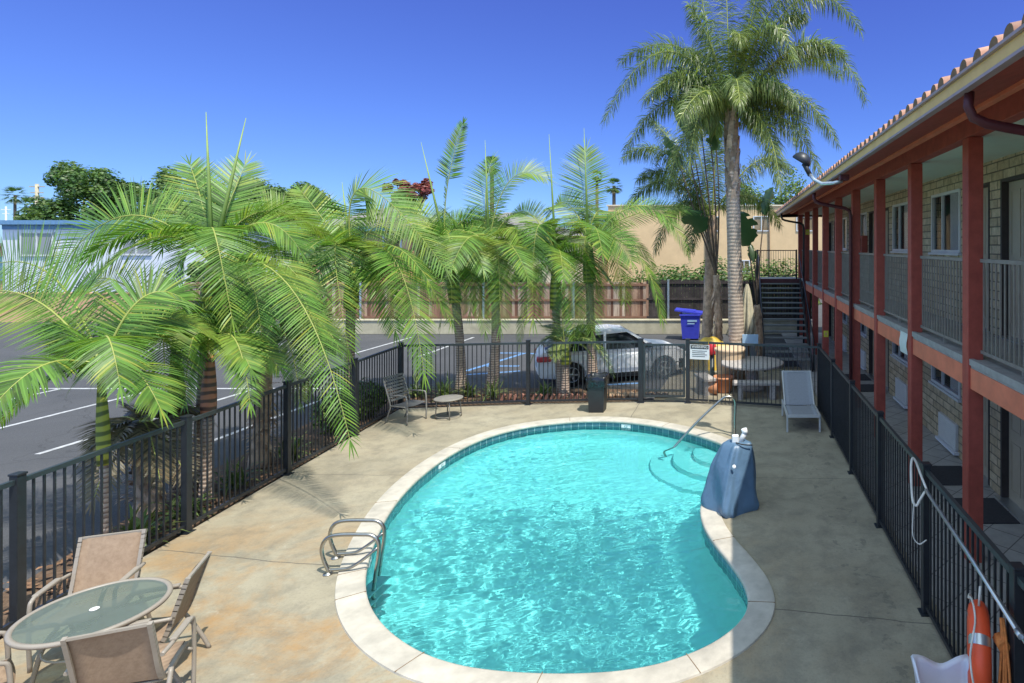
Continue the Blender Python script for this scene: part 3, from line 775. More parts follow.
# ceiling, roof beam, soffit, fascia
mb = MB(); mb.box(3.10, WX+.3, Y0, Y1, 5.27, 5.30); mb.build('ceiling', M['ceil'], motel)
mb = MB(); mb.bbox(2.90, 3.08, Y0, Y1, 5.245, 5.47, .006); mb.build('roof_beam', M['red'], motel)
mb = MB(); mb.bbox(2.55, 2.64, Y0, Y1, 5.325, 5.42, .004); mb.build('purlin', M['redbounce'], motel)
ye0, ye1 = Y0-.3, 26.9
mb = MB(); mb.quad((1.93,ye0,5.175),(2.92,ye0,5.475),(2.92,ye1,5.475),(1.93,ye1,5.175)); mb.quad((1.93,ye0,5.30),(1.93,ye1,5.30),(9,ye1,7.4),(9,ye0,7.4))
mb.box(8.9, 9.0, Y0, Y1, 0, 7.3); mb.add([(1.93,ye1,5.175),(1.93,ye1,5.30),(9,ye1,7.4),(9,ye1,5.3)],[(0,1,2,3)])
mb.build('soffit', M['red'], motel)
mb = MB(); mb.box(1.895, 1.93, ye0, ye1, 5.185, 5.295); mb.box(1.93, 9, ye1-.0, ye1+.03, 5.2, 5.32); mb.build('fascia', M['fascia'], motel)
mb = MB(); mb.box(1.865, 1.935, ye0, ye1, 5.158, 5.183); mb.box(1.862, 1.935, ye0, ye1, 5.297, 5.322); mb.build('gutter_lip', M['gut'], motel)
mb = MB(); ty = ye0+.1; rows = 11; sl = (7.4-5.30)/(9-1.93)
while ty < ye1-.05:
    for j in range(rows):
        x0 = 1.895+j*.42+random.uniform(-.012,.012); x1 = x0+.47; z0 = 5.335+(x0-1.93)*sl+.02; z1 = 5.335+(x1-1.93)*sl; o = len(mb.v); nS = 7
        for (x, z, r_) in ((x0, z0, .080), (x1, z1, .066)):
            for s_ in range(nS+1):
                a = math.pi*s_/nS; mb.v.append((x, ty+r_*math.cos(a), z+r_*math.sin(a)))
        for s_ in range(nS):
            mb.f.append((o+s_, o+s_+1, o+nS+2+s_, o+nS+1+s_)); mb.m.append(0); mb.smooth.append(True)
        if j == 0:
            mb.f.append(tuple(o+s_ for s_ in range(nS+1))); mb.m.append(1); mb.smooth.append(False)
    ty += .262
mb.build('roof_tiles', [M['terracotta'], M['tiledark']], motel)
mb = MB(); mb.quad((1.90,ye0,5.332),(1.90,ye1,5.332),(9,ye1,5.332+7.1*sl),(9,ye0,5.332+7.1*sl)); mb.build('roof_deck', M['terracotta'], motel)
for yd in (4.95, 14.3, 23.7):
    mb = MB()
    mb.tube([(1.96,yd,5.17),(1.95,yd,5.05),(1.99,yd,4.96),(2.10,yd,4.91),(2.30,yd,4.87),(2.70,yd,4.80),(2.80,yd+.02,4.74),(2.84,yd+.04,4.6),(2.84,yd+.04,.05)], .042, 10)
    mb.build('downspout', M['maroon'] if yd < 20 else M['steeldark'], motel)
# small things on the motel
def small(name, label, cat, loc): return thing(name, label, cat, loc)
t = small('paper_sign', 'pale blank paper sheet taped to the red balcony beam', 'sign', (2.90, 10.2, 2.3))
mb = MB(); mb.v = []; 
for k in range(7):
    z = 2.50-.42*k/6; x = 2.915+.012*math.sin(k*1.3)
    mb.v += [(x, 10.0, z), (x+.004, 10.44, z-.01)]
for k in range(6): mb.f.append((2*k, 2*k+1, 2*k+3, 2*k+2)); mb.m.append(0); mb.smooth.append(True)
mb.build('sheet', M['paper'], t)
for (yc, z, lab) in ((colY[9], .0, 'small yellow notice on a red post at ground floor height'), (colY[11], 1, 'small yellow notice on a far red post at balcony height')):
    zz = 1.0 if z == 0 else 4.35
    t = thing('notice_sticker', lab, 'sign', (3.0, yc, zz))
    mb = MB(); mb.bbox(2.92, 3.07, yc-.012, yc-.003, zz, zz+.20, .003); mb.build('plate', M['yellowsign'], t)
    mb = MB(); mb.box(2.96, 3.03, yc-.0145, yc-.0125, zz+.06, zz+.14); mb.build('symbol', M['fascia'], t)
t = thing('extinguisher_cabinet', 'red fire extinguisher cabinet on the upper wall beside a dark doorway', 'fire cabinet', (4.1, 18.6, 3.9))
mb = MB(); mb.bbox(3.98, 4.165, 18.42, 18.75, 3.70, 4.22, .012); mb.build('box', M['red'], t)
mb = MB(); mb.bbox(3.965, 3.979, 18.46, 18.71, 3.76, 4.16, .004); mb.build('door_panel', M['glass'], t)
n_m = 0
for a, b_ in doors:
    if a > 20 or a < 3: continue
    c_ = (a+b_)/2
    o = MB().bbox(3.28, 4.04, c_-.42, c_+.42, .005, .022, .006).build('doormat', M['mat'], loc=(3.66, c_, 0))
    lab = {0:'', 1:''}
    nm = sorted([q for q in doors if 3 <= q[0] <= 20]).index((a, b_))
    labs = ['dark doormat on the walkway at the door nearest the life ring', 'dark doormat on the walkway just before the nearest tan stone pier', 'dark doormat on the walkway behind the nearest red post, past the stone pier', 'dark doormat at the nearer of the two far ground floor doors', 'dark doormat at the farther of the two far ground floor doors', 'dark doormat']
    tag(o, labs[nm % 6], 'doormat', group='doormats on the motel walkway')
    if a > 8.9 or a < 4: pass
# floodlight
fl = thing('floodlight', 'dark hooded floodlight on a curved grey arm reaching out from the tiled eave', 'floodlight', (1.92, 10.6, 5.05))
mb = MB(); mb.bbox(1.90, 2.06, 10.52, 10.70, 5.06, 5.155, .01); mb.build('mount', M['maroon'], fl)
mb = MB(); mb.tube([(1.95,10.6,5.05),(1.80,10.68,5.02),(1.62,10.80,5.02),(1.50,10.92,5.10),(1.42,11.0,5.22)], .034, 10); mb.build('arm', M['alu'], fl)
mb = MB(); mb.tube([(1.43,11.0,5.20),(1.36,11.07,5.36),(1.33,11.1,5.42)], .045, 10); mb.build('knuckle', M['black'], fl)
mb = MB(); c0 = Vector((1.30, 11.15, 5.50))
ax = Vector((-.62, .1, .55)).normalized(); tmp = MB(); tmp.lathe([(.02,-.14),(.09,-.12),(.15,-.05),(.175,.03),(.16,.05),(0,.045)], (0,0,0), 20)
q = Vector((.55,-.25,.62)).normalized().rotation_difference(Vector((0,0,1))).inverted() if False else Vector((0,0,1)).rotation_difference(Vector((-.70,-.10,.45)).normalized())
qq = Vector((0,0,1)).rotation_difference(Vector((-.45,.15,-.75)).normalized())
tmp.v = [tuple(c0+qq @ Vector((v[0]*1.1, v[1], v[2]))) for v in tmp.v]
tmp.build('lamp_head', M['fence'], fl)

# ------------------------------------------------------------------ staircase at the far end
st = thing('outdoor_staircase', 'dark steel open riser staircase rising to the balcony at the far end of the motel', 'staircase', (1.9, 22, 0))
xa, xb = 1.02, 2.62; ya, yb = 18.9, 25.3; nS = 14
for i in range(nS):
    f_ = (i+.5)/nS; y = ya+(yb-ya)*f_; z = .16+(2.5-.16)*(i+1)/(nS+1); x0 = 1.02+.14*f_; x1 = 2.50+.36*f_
    mb = MB(); mb.bbox(x0+.03, x1-.03, y-.16, y+.16, z-.045, z, .008); mb.build('tread', M['tread'], st)
for (x0, x1) in ((1.02, 1.16), (2.50, 2.86)):
    mb = MB(); mb.bar((x0, ya-.3, -.02), (x1, yb, 2.42), .05, .30); mb.build('stringer', M['steeldark'], st)
mb = MB(); mb.box(1.10, 2.88, 25.3, 27.2, 2.40, 2.50); mb.build('landing', M['slab'], st)
mb = MB(); mb.box(1.08, 2.90, 25.24, 25.295, 2.30, 2.52); mb.box(1.04, 1.095, 25.3, 27.2, 2.30, 2.52); mb.build('landing_edge', M['maroon'], st)
mb = MB()
for (x, y) in ((1.12,25.4),(2.80,25.4),(1.12,27.1),(2.8,27.1)): mb.box(x-.05, x+.05, y-.05, y+.05, -.06, 2.4)
mb.build('landing_legs', M['steeldark'], st)
mb = MB(); mb.bar((1.08,27.15,3.70),(2.9,27.15,3.70), .04, .04); mb.bar((1.08,25.3,3.70),(1.08,27.15,3.70), .04, .04); mb.bar((1.08,25.3,2.5),(1.08,25.3,3.75), .06, .06)
mb.bar((1.08,27.15,2.55),(2.9,27.15,2.55), .03, .03); mb.bar((1.08,25.3,2.55),(1.08,27.15,2.55), .03, .03)
mb2 = MB(); mb2.bar((2.72,25.3,2.5),(2.72,25.3,3.75), .06, .06); mb2.build('landing_post', M['steeldark'], st)
for k in range(17): mb.box(1.10+k*.11, 1.115+k*.11, 27.14, 27.155, 2.5, 3.7)
for k in range(16): mb.box(1.073, 1.088, 25.4+k*.11, 25.415+k*.11, 2.5, 3.7)
mb.build('landing_railing', M['steeldark'], st)
mb = MB()
for (x0, x1) in ((1.0, 1.10), (2.56, 2.82)):
    mb.tube([(x0, ya-.1, .0),(x0, ya-.1, .95),(x1, yb, 3.55)], .022, 8)
    for k in range(5):
        f_ = (k+1)/6; mb.tube([(x0+(x1-x0)*f_, ya+(yb-ya)*f_, 2.4*f_+.1),(x0+(x1-x0)*f_, ya+(yb-ya)*f_, .95+2.6*f_)], .014, 6)
mb.build('handrails', M['steeldark'], st)
# ------------------------------------------------------------------ patio set
def curve(pts, n=6):
    P = [Vector(p) for p in pts]; out = []
    P = [P[0]*2-P[1]]+P+[P[-1]*2-P[-2]]
    for i in range(1, len(P)-2):
        for k in range(n):
            t = k/n; p0, p1, p2, p3 = P[i-1:i+3]
            out.append(.5*((2*p1)+(p2-p0)*t+(2*p0-5*p1+4*p2-p3)*t*t+(3*p1-p0-3*p2+p3)*t**3))
    out.append(P[-2]); return out
def ribbon(mb, path, x0, x1, th=.006, sag=.0, nx=6):
    # sheet between x0 and x1 along path of (y,z)
    o = len(mb.v); n = len(path)
    for sgn in (1, -1):
        for i in range(n):
            a = Vector(path[max(i-1,0)]); b_ = Vector(path[min(i+1,n-1)]); t = (b_-a).normalized(); nn = Vector((-t.y, t.x))
            for k in range(nx+1):
                u = k/nx; s_ = sag*math.sin(math.pi*u)
                mb.v.append((x0+(x1-x0)*u, path[i][0]-nn.x*(s_-sgn*th/2), path[i][1]-nn.y*(s_-sgn*th/2)))
    W = nx+1
    for i in range(n-1):
        for k in range(nx):
            a = o+i*W+k; mb.f.append((a, a+1, a+W+1, a+W)); mb.m.append(mb.mi); mb.smooth.append(True)
            a += n*W; mb.f.append((a+W, a+W+1, a+1, a)); mb.m.append(mb.mi); mb.smooth.append(True)
    for i in range(n-1):
        for k in (0, nx):
            a = o+i*W+k; b_ = a+n*W; mb.f.append((a, a+W, b_+W, b_)); mb.m.append(mb.mi); mb.smooth.append(False)
def flat_tube(mb, pts, w_, h_):
    for a, b_ in zip(pts[:-1], pts[1:]): 
        a = Vector(a); b_ = Vector(b_); t = (b_-a).normalized()*.004
        mb.bar(a-t, b_+t, w_, h_)
def sling_chair(label, loc, rz, group):
    # local: front is +y
    t = thing('patio_chair', label, 'patio chair', loc, rz, group, local=True)
    seat = [(.25,.40),(.235,.425),(.10,.41),(-.08,.385),(-.20,.385)]
    back = [(-.22,.40),(-.26,.51),(-.30,.66),(-.345,.80),(-.39,.93)]
    mb = MB(); ribbon(mb, seat, -.235, .235, .008, .015); mb.build('seat_sling', M['sling'], t)
    mb = MB(); ribbon(mb, back, -.235, .235, .008, .02); mb.build('back_sling', M['sling'], t)
    for s_ in (-1, 1):
        x = .25*s_
        mb = MB(); flat_tube(mb, curve([(x,.24,.40),(x,.10,.405),(x,-.10,.375),(x,-.20,.40),(x,-.26,.52),(x,-.31,.68),(x,-.355,.82),(x,-.395,.945)], 3), .03, .035); mb.build('side_rail', M['frame'], t)
        xo = .30*s_
        mb = MB(); mb.tube(curve([(xo,.22,.0),(xo,.235,.30),(xo,.225,.58),(xo,.19,.64),(xo,.10,.655),(xo,-.15,.64),(xo*.95,-.30,.63)], 5), .017, 8); mb.bbox(xo-.026, xo+.026, -.16, .16, .645, .672, .01); mb.build('armrest', M['frame'], t)
        mb = MB(); mb.tube(curve([(xo*.97,-.16,.44),(xo,-.24,.30),(xo,-.33,.12),(xo,-.38,.0)], 4), .018, 8)
        mb.build('rear_leg', M['frame'], t)
    mb = MB(); mb.tube([(-.25,.235,.395),(.25,.235,.395)], .014); mb.tube([(-.25,-.19,.37),(.25,-.19,.37)], .014); 
    mb.tube([(-.30,.20,.36),(-.25,.20,.385)], .012); mb.tube([(.30,.20,.36),(.25,.20,.385)], .012); mb.tube([(-.30,-.17,.42),(-.24,-.17,.39)], .012); mb.tube([(.30,-.17,.42),(.24,-.17,.39)], .012)
    mb.tube([(-.25,-.12,.38),(-.25,.2,.39)], .008); mb.tube([(.25,-.12,.38),(.25,.2,.39)], .008)
    mb.build('cross_rail', M['frame'], t)
    mb = MB(); mb.bar((-.25,-.393,.937),(.25,-.393,.937), .025, .02); mb.build('top_rail', M['frame'], t)
    return t
def face(dx, dy): return math.atan2(-dx, dy)
G = 'sling chairs round the glass patio table'
TX, TY = -5.61, 5.28
c1 = sling_chair('brown sling patio chair on the fence side of the glass table, facing the camera', (-6.22, 5.80, 0), face(.35,-.93), G)
dup(c1, (-5.30, 5.40, 0), face(-.93,-.42), 'brown sling patio chair seen from the side, nearest the pool ladder', G)
dup(c1, (-4.94, 4.97, 0), face(-.38,.92), 'brown sling patio chair with its back to the camera, in front of the glass table', G)
dup(c1, (-6.05, 4.72, 0), face(.62,.78), 'brown sling patio chair cut off by the left edge of the view', G)
t = thing('patio_table', 'round frosted glass patio table with taupe metal rim', 'table', (TX, TY, 0))
mb = MB(); mb.lathe([(.468,.692),(.468,.704)], (TX,TY,0), 64, sm=False)
mb.build('glass_top', M['tglass'], t)
mb = MB(); prof = [(.47,.680),(.50,.678),(.508,.692),(.505,.708),(.49,.714),(.47,.711),(.466,.70),(.47,.680)]
o = len(mb.v); mb.lathe(prof, (TX,TY,0), 64); mb.f = [f for f in mb.f if len(f) == 4]; mb.m = [0]*len(mb.f); mb.smooth = [True]*len(mb.f)
mb.build('rim', M['frame'], t)
for k in range(4):
    a = R(38+90*k); cx, sx_ = math.cos(a), math.sin(a); mb = MB()
    mb.tube(curve([(TX+.42*cx,TY+.42*sx_,0),(TX+.36*cx,TY+.36*sx_,.25),(TX+.30*cx,TY+.30*sx_,.50),(TX+.22*cx,TY+.22*sx_,.64),(TX+.34*cx,TY+.34*sx_,.672),(TX+.475*cx,TY+.475*sx_,.68)], 5), .018, 8)
    mb.build('leg', M['frame'], t)
mb = MB(); mb.tube([(TX+.31*math.cos(a), TY+.31*math.sin(a), .45) for a in [2*math.pi*k/24 for k in range(25)]], .010, 6); mb.build('leg_ring', M['frame'], t)
mb = MB(); mb.lathe([(.022,.705),(.035,.706),(.032,.712),(.02,.712)], (TX,TY,0), 20); mb.build('umbrella_hole_cap', M['white'], t)

# far strap chair and side table
t = thing('strap_chair', 'grey strap patio chair by the fence corner, facing right', 'patio chair', (-7.22, 13.35, 0), face(.96,-.28), local=True)
for s_ in (-1, 1):
    x = .27*s_; mb = MB(); mb.tube(curve([(x,.25,0),(x,.26,.3),(x,.24,.58),(x,.15,.63),(x,-.2,.62)], 5), .016, 8); mb.build('armrest', M['strapframe'], t)
    mb = MB(); mb.tube(curve([(x,-.34,0),(x,-.24,.25),(x,-.20,.40),(x,-.30,.70),(x,-.40,.98)], 5), .016, 8); mb.tube([(x,-.22,.39),(x,.25,.39)], .014, 8); mb.build('rear_leg', M['strapframe'], t)
mb = MB()
for k in range(8):
    z = .47+k*.07; y = -.235-(z-.47)*.30
    ribbon(mb, [(y,z),(y-.017,z+.045)], -.27, .27, .006, .02)
mb.build('back_straps', M['strap'], t)
mb = MB()
for k in range(8): ribbon(mb, [(-.20+k*.058,.40),(-.155+k*.058,.40)], -.27, .27, .006, .02)
mb.build('seat_straps', M['strap'], t)
t = thing('side_table', 'low round dark side table beside the strap chair at the far fence', 'side table', (-6.45, 13.65, 0))
mb = MB(); mb.lathe([(.29,.42),(.31,.43),(.31,.445),(.29,.452),(0,.452)], (-6.45,13.65,0), 32); mb.build('top', M['rail'], t)
for k in range(4):
    a = R(30+90*k); mb = MB(); mb.tube([(-6.45+.24*math.cos(a),13.65+.24*math.sin(a),.43),(-6.45+.27*math.cos(a),13.65+.27*math.sin(a),0)], .013, 8); mb.build('leg', M['rail'], t)
mb = MB(); mb.tube([(-6.45+.26*math.cos(a), 13.65+.26*math.sin(a), .06) for a in [2*math.pi*k/24 for k in range(25)]], .009, 6); mb.build('leg_ring', M['rail'], t)

# lounger
t = thing('sun_lounger', 'grey sling sun lounger with raised back by the far right fence corner', 'sun lounger', (1.50, 13.3, 0))
x0, x1 = 1.16, 1.84
def rb(mb, path, xa_, xb_, th, sag=.0):
    ribbon(mb, path, xa_, xb_, th, sag)
mb = MB(); rb(mb, [(12.58,.345),(12.62,.36),(13.0,.355),(13.35,.355)], x0+.03, x1-.03, .008, .01); mb.build('seat_sling', M['grey'], t)
mb = MB(); rb(mb, [(13.37,.365),(13.62,.60),(13.86,.80),(14.02,.96)], x0+.03, x1-.03, .008, .015); mb.build('back_sling', M['grey'], t)
mb = MB()
for x in (x0, x1): mb.bar((x,12.55,.34),(x,13.85,.34), .035, .04)
mb.bar((x0,12.55,.34),(x1,12.55,.34), .035, .05); mb.build('base_frame', M['greyframe'], t)
mb = MB()
for x in (x0+.015, x1-.015): flat_tube(mb, [(x,13.36,.365),(x,13.62,.60),(x,13.86,.80),(x,14.03,.97)], .03, .03)
mb.bar((x0,14.03,.97),(x1,14.03,.97), .03, .03); mb.build('back_frame', M['greyframe'], t)
for (x, y) in ((x0,12.58),(x1,12.58),(x0,13.8),(x1,13.8)):
    mb = MB(); mb.bbox(x-.018, x+.018, y-.02, y+.02, 0, .33, .004); mb.build('leg', M['greyframe'], t)

# black bin with liner
t = thing('trash_bin', 'square black trash bin with a black bag folded over its rim at the far fence', 'trash bin', (-3.18, 14.2, 0))
mb = MB(); a_, b__ = .17, .205
v = [(-3.18-a_,14.2-a_,0),(-3.18+a_,14.2-a_,0),(-3.18+a_,14.2+a_,0),(-3.18-a_,14.2+a_,0),(-3.18-b__,14.2-b__,.80),(-3.18+b__,14.2-b__,.80),(-3.18+b__,14.2+b__,.80),(-3.18-b__,14.2+b__,.80)]
mb.add(v, [(0,3,2,1),(0,1,5,4),(1,2,6,5),(2,3,7,6),(3,0,4,7)]); mb.build('bin_body', M['black'], t)
mb = MB(); n = 40; rings_ = []
for j, (k, z) in enumerate(((.235,.60),(.24,.72),(.235,.83),(.215,.86),(.17,.83),(.15,.6))):
    for i in range(n):
        a = 2*math.pi*i/n; c_, s_ = math.cos(a), math.sin(a); m_ = max(abs(c_), abs(s_)); rr = k/m_**.85
        rr *= 1+.05*math.sin(7*a+j)*(j < 3); zz = z+(.07*math.sin(3*a)+.03*math.sin(8*a+2))*(j == 0)+.015*math.sin(5*a+j)
        mb.v.append((-3.18+rr*c_, 14.2+rr*s_, zz))
for j in range(5):
    for i in range(n): mb.f.append((j*n+i, j*n+(i+1) % n, (j+1)*n+(i+1) % n, (j+1)*n+i)); mb.m.append(0); mb.smooth.append(True)
bl = plain('black_bag_film', (.015,.016,.018), .22); mb.build('bag', bl, t)

# pool ladder
t = thing('pool_ladder', 'stainless steel pool ladder with two looped grab rails at the left coping', 'pool ladder', (-4.75, 7.3, 0))
for (bx, by) in ((-4.95, 7.50), (-4.80, 7.13)):
    mb = MB()
    pr = [(0,.0),(-.0,.05),(-.05,.18),(-.07,.31),(-.02,.42),(.10,.46),(.36,.45),(.49,.43),(.56,.34),(.56,.18),(.52,-.1),(.50,-.5),(.50,-1.1)]
    mb.tube(curve([(bx+x, by+.12*x, z) for x, z in pr], 5), .022, 10)
    mb.tube(curve([(bx+.55, by+.07, .28),(bx+.40,by+.05,.16),(bx+.26,by+.03,.07),(bx+.16,by+.02,.05),(bx,by,.05)], 4), .018, 8)
    mb.build('grab_rail', M['steel'], t)
    mb = MB(); mb.lathe([(.055,0),(.055,.008),(.03,.02),(.022,.03)], (bx,by,0.0), 16); mb.build('base_flange', M['steel'], t)
for k, z in enumerate((-.36,-.60,-.84)):
    mb = MB(); mb.bbox(-4.42, -4.24, 7.13, 7.60, z-.02, z+.02, .01); mb.v = [(v_[0]-.02, v_[1]-.10, v_[2]) for v_ in mb.v]; mb.build('tread', M['white'], t)

# handrail into the water
t = thing('pool_handrail', 'single stainless steel handrail sloping from the deck into the entry steps', 'handrail', (.06, 12.25, 0))
mb = MB(); mb.tube(curve([(.06,12.25,0),(.06,12.25,.35),(.07,12.25,.68),(.02,12.24,.80),(-.10,12.22,.83),(-.24,12.2,.76),(-.75,12.1,.30),(-1.22,12.0,-.20),(-1.35,11.97,-.36),(-1.32,11.95,-.60)], 5), .024, 10); mb.build('rail', M['steel'], t)
mb = MB(); mb.lathe([(.055,0),(.055,.008),(.03,.02),(.024,.03)], (.06,12.25,0), 16); mb.build('base_flange', M['steel'], t)

# covered pool lift
t = thing('pool_lift', 'pool lift under a loose blue vinyl cover with a white arm tip poking out', 'pool lift', (-.02, 9.0, 0))
cx, cy = -.03, 9.0; n = 84
lev = [(0,.335,.35,0,0),(.04,.355,.36,0,0),(.12,.345,.35,.0,0),(.30,.325,.32,.02,.02),(.50,.295,.285,.05,.04),(.66,.27,.25,.07,.05),(.80,.23,.215,.09,.06),(.90,.20,.19,.105,.07),(.945,.17,.16,.115,.07),(.965,.10,.10,.12,.07),(.97,.0,.0,.12,.07)]
mb = MB()
for j, (z, a_, b__, ox, oy) in enumerate(lev):
    for i in range(n):
        an = 2*math.pi*i/n; c_, s_ = math.cos(an), math.sin(an); e = .50
        x = math.copysign(abs(c_)**e, c_)*a_; y = math.copysign(abs(s_)**e, s_)*b__
        fold = 1+(.075*math.sin(an*5+.8+z*4)+.05*math.sin(an*9+z*7)+.03*math.sin(an*15-z*9))*(.18+max(0, 1-z/.9)**.9)*(1 if j else .6)
        x *= fold; y *= fold
        zz = z+(.02*math.sin(an*5+1)+.012*math.sin(an*9))*(1 if 0 < j < 8 else 0)
        if c_ < 0: x *= 1+.14*math.exp(-((z-.62)/.14)**2)*abs(c_)
        x, y = x*.766-y*.643, x*.643+y*.766
        mb.v.append((cx+ox+x, cy+oy+y, max(zz, .002)))
for j in range(len(lev)-1):
    for i in range(n): mb.f.append((j*n+i, j*n+(i+1) % n, (j+1)*n+(i+1) % n, (j+1)*n+i)); mb.m.append(0); mb.smooth.append(True)
co = mb.build('cover', M['cover'], t)
md = co.modifiers.new('s', 'SUBSURF'); md.levels = 1; md.render_levels = 1
tx = bpy.data.textures.new('folds', 'CLOUDS'); tx.noise_scale = .22
dm = co.modifiers.new('d', 'DISPLACE'); dm.texture = tx; dm.strength = .03; dm.mid_level = .5; dm.texture_coords = 'GLOBAL'
mb = MB(); mb.bbox(.0,.10,8.98,9.06,.95,1.06,.012); mb.tube([(.12,9.03,.95),(.17,9.03,1.04),(.20,9.03,1.10)], .04, 10); mb.tube([(.20,9.03,1.08),(.18,9.03,1.15)], .045, 10); mb.build('arm_tip', M['white'], t)
mb = MB(); mb.tube(curve([(.06,8.92,.975),(.12,8.88,.97),(.20,8.90,.95),(.30,8.95,.93)], 4), .010, 6); mb.build('strap', M['black'], t)
mb = MB(); mb.lathe([(.028,0),(.025,.004),(0,.005)], (0,0,0), 16); qn = Vector((0,0,1)).rotation_difference(Vector((.05,-.93,.3)).normalized())
mb.v = [tuple(Vector((.03, 8.70, .70))+qn @ Vector(v_)) for v_ in mb.v]; mb.build('emblem', M['white'], t)

# rescue pole, hook, life ring on the right-hand fence
PX = 1.985
t = thing('rescue_pole', 'long aluminium rescue pole with a looped white hook lying along the right fence', 'rescue pole', (PX, 5, 1.3))
mb = MB(); mb.tube([(PX,6.12,1.40),(PX-.005,3.9,1.22),(PX-.01,2.4,1.10)], .019, 10); mb.build('pole', M['alu'], t)
mb = MB(); mb.tube([(PX-.03,6.05,1.44),(PX-.03,5.0,1.36),(PX-.04,4.08,1.27)], .016, 10); mb.tube([(PX-.04,4.10,1.272),(PX-.04,4.04,1.268)], .022, 10); mb.build('second_pole', M['alu'], t)
mb = MB(); mb.tube(curve([(PX,6.10,1.41),(PX-.02,6.25,1.52),(PX-.05,6.32,1.63),(PX-.08,6.33,1.66),(PX-.11,6.28,1.60),(PX-.13,6.20,1.42),(PX-.14,6.12,1.30),(PX-.11,6.10,1.26),(PX-.08,6.10,1.31),(PX-.03,6.08,1.41)], 5), .013, 8); mb.build('hook', M['rope'], t)
mb = MB(); mb.tube(curve([(PX-.13,6.12,1.28),(PX-.14,6.12,1.12),(PX-.15,6.08,.96),(PX-.10,6.04,.90),(PX-.04,6.0,.96)], 5), .006, 6); mb.build('hanging_cord', M['rope'], t)
t = thing('life_ring', 'bright orange life ring with reflective bands hanging on the right fence', 'life ring', (1.95, 4.60, .78))
mb = MB(); o = 0; NR, nr = 40, 12; RR, rr = .26, .092
cL = Vector((1.90, 4.62, .78))
def RINGROT(mb):
    ca, sa = math.cos(R(-20)), math.sin(R(-20))
    mb.v = [(cL.x+(v[0]-cL.x)*ca-(v[1]-cL.y)*sa, cL.y+(v[0]-cL.x)*sa+(v[1]-cL.y)*ca, v[2]) for v in mb.v]
for i in range(NR):
    a = 2*math.pi*i/NR
    for k in range(nr):
        b_ = 2*math.pi*k/nr; q = RR+rr*math.cos(b_)
        mb.v.append((cL.x+rr*.85*math.sin(b_), cL.y+q*math.cos(a), cL.z+q*math.sin(a)))
for i in range(NR):
    for k in range(nr):
        mb.f.append((i*nr+k, i*nr+(k+1) % nr, ((i+1) % NR)*nr+(k+1) % nr, ((i+1) % NR)*nr+k)); mb.m.append(0); mb.smooth.append(True)
RINGROT(mb); mb.build('ring', M['orange'], t)
for a in (R(45),R(135),R(225),R(300)):
    mb = MB()
    for j in range(3):
        aa = a+(j-1)*.10
        for k in range(nr):
            b_ = 2*math.pi*k/nr; q = RR+(rr+.003)*math.cos(b_); mb.v.append((cL.x+(rr+.003)*.85*math.sin(b_), cL.y+q*math.cos(aa), cL.z+q*math.sin(aa)))
    for j in range(2):
        for k in range(nr): mb.f.append((j*nr+k, j*nr+(k+1) % nr, (j+1)*nr+(k+1) % nr, (j+1)*nr+k)); mb.m.append(0); mb.smooth.append(True)
    RINGROT(mb); mb.build('reflective_band', M['alu'], t)
mb = MB(); mb.tube([(cL.x-.05+.02*math.sin(a*4), cL.y+(.37+.02*math.cos(a*8))*math.cos(a), cL.z+(.37+.02*math.cos(a*8))*math.sin(a)) for a in [2*math.pi*k/48 for k in range(49)]], .008, 6)
mb.tube([(cL.x,cL.y,cL.z+.34),(cL.x+.01,cL.y,cL.z+.50)], .010, 6); RINGROT(mb); mb.build('grab_line', M['rope'], t)
t = thing('throw_rope', 'bundle of orange rope hanging on the fence against the life ring', 'rope', (2.0, 4.45, .8))
mb = MB(); random.seed(3)
for k in range(7):
    o1 = random.uniform(-.03,.03); o2 = random.uniform(-.03,.03); y = 4.38+o1
    mb.tube(curve([(1.99+o2*.4,4.42,1.16),(1.985+o2*.4,y,1.0),(1.97+o2,y-.03+o1,.70),(1.98+o2,y+.02,.42+o1),(1.99,y+.05,.60),(1.99,4.43,1.1)], 5), .010, 6)
mb.tube([(1.98,4.36,.98),(1.98,4.46,.99)], .045, 8); mb.build('coil', M['oranrope'], t)

# white open bin at the bottom edge
t = thing('laundry_bin', 'white open bin with a crumpled liner rim at the bottom edge beside the life ring', 'bin', (1.68, 4.62, 0))
mb = MB(); n = 48; cx, cy = 1.66, 4.58
for j, (k, z) in enumerate(((.17,0),(.19,.30),(.215,.52),(.235,.575),(.225,.60),(.205,.55),(.18,.25))):
    for i in range(n):
        a = 2*math.pi*i/n; c_, s_ = math.cos(a), math.sin(a); m_ = max(abs(c_), abs(s_)); rr_ = k/m_**.9*(1+.012*math.sin(5*a+j))
        zz = z+(.028*math.cos(4*a+3.3)+.012*math.sin(3*a))*(1 if 2 < j < 6 else 0)
        mb.v.append((cx+rr_*c_, cy+rr_*s_, zz))
for j in range(6):
    for i in range(n): mb.f.append((j*n+i, j*n+(i+1) % n, (j+1)*n+(i+1) % n, (j+1)*n+i)); mb.m.append(0); mb.smooth.append(True)
mb.f.append(tuple(6*n+i for i in range(n))); mb.m.append(0); mb.smooth.append(False)
mb.build('liner', M['liner'], t)

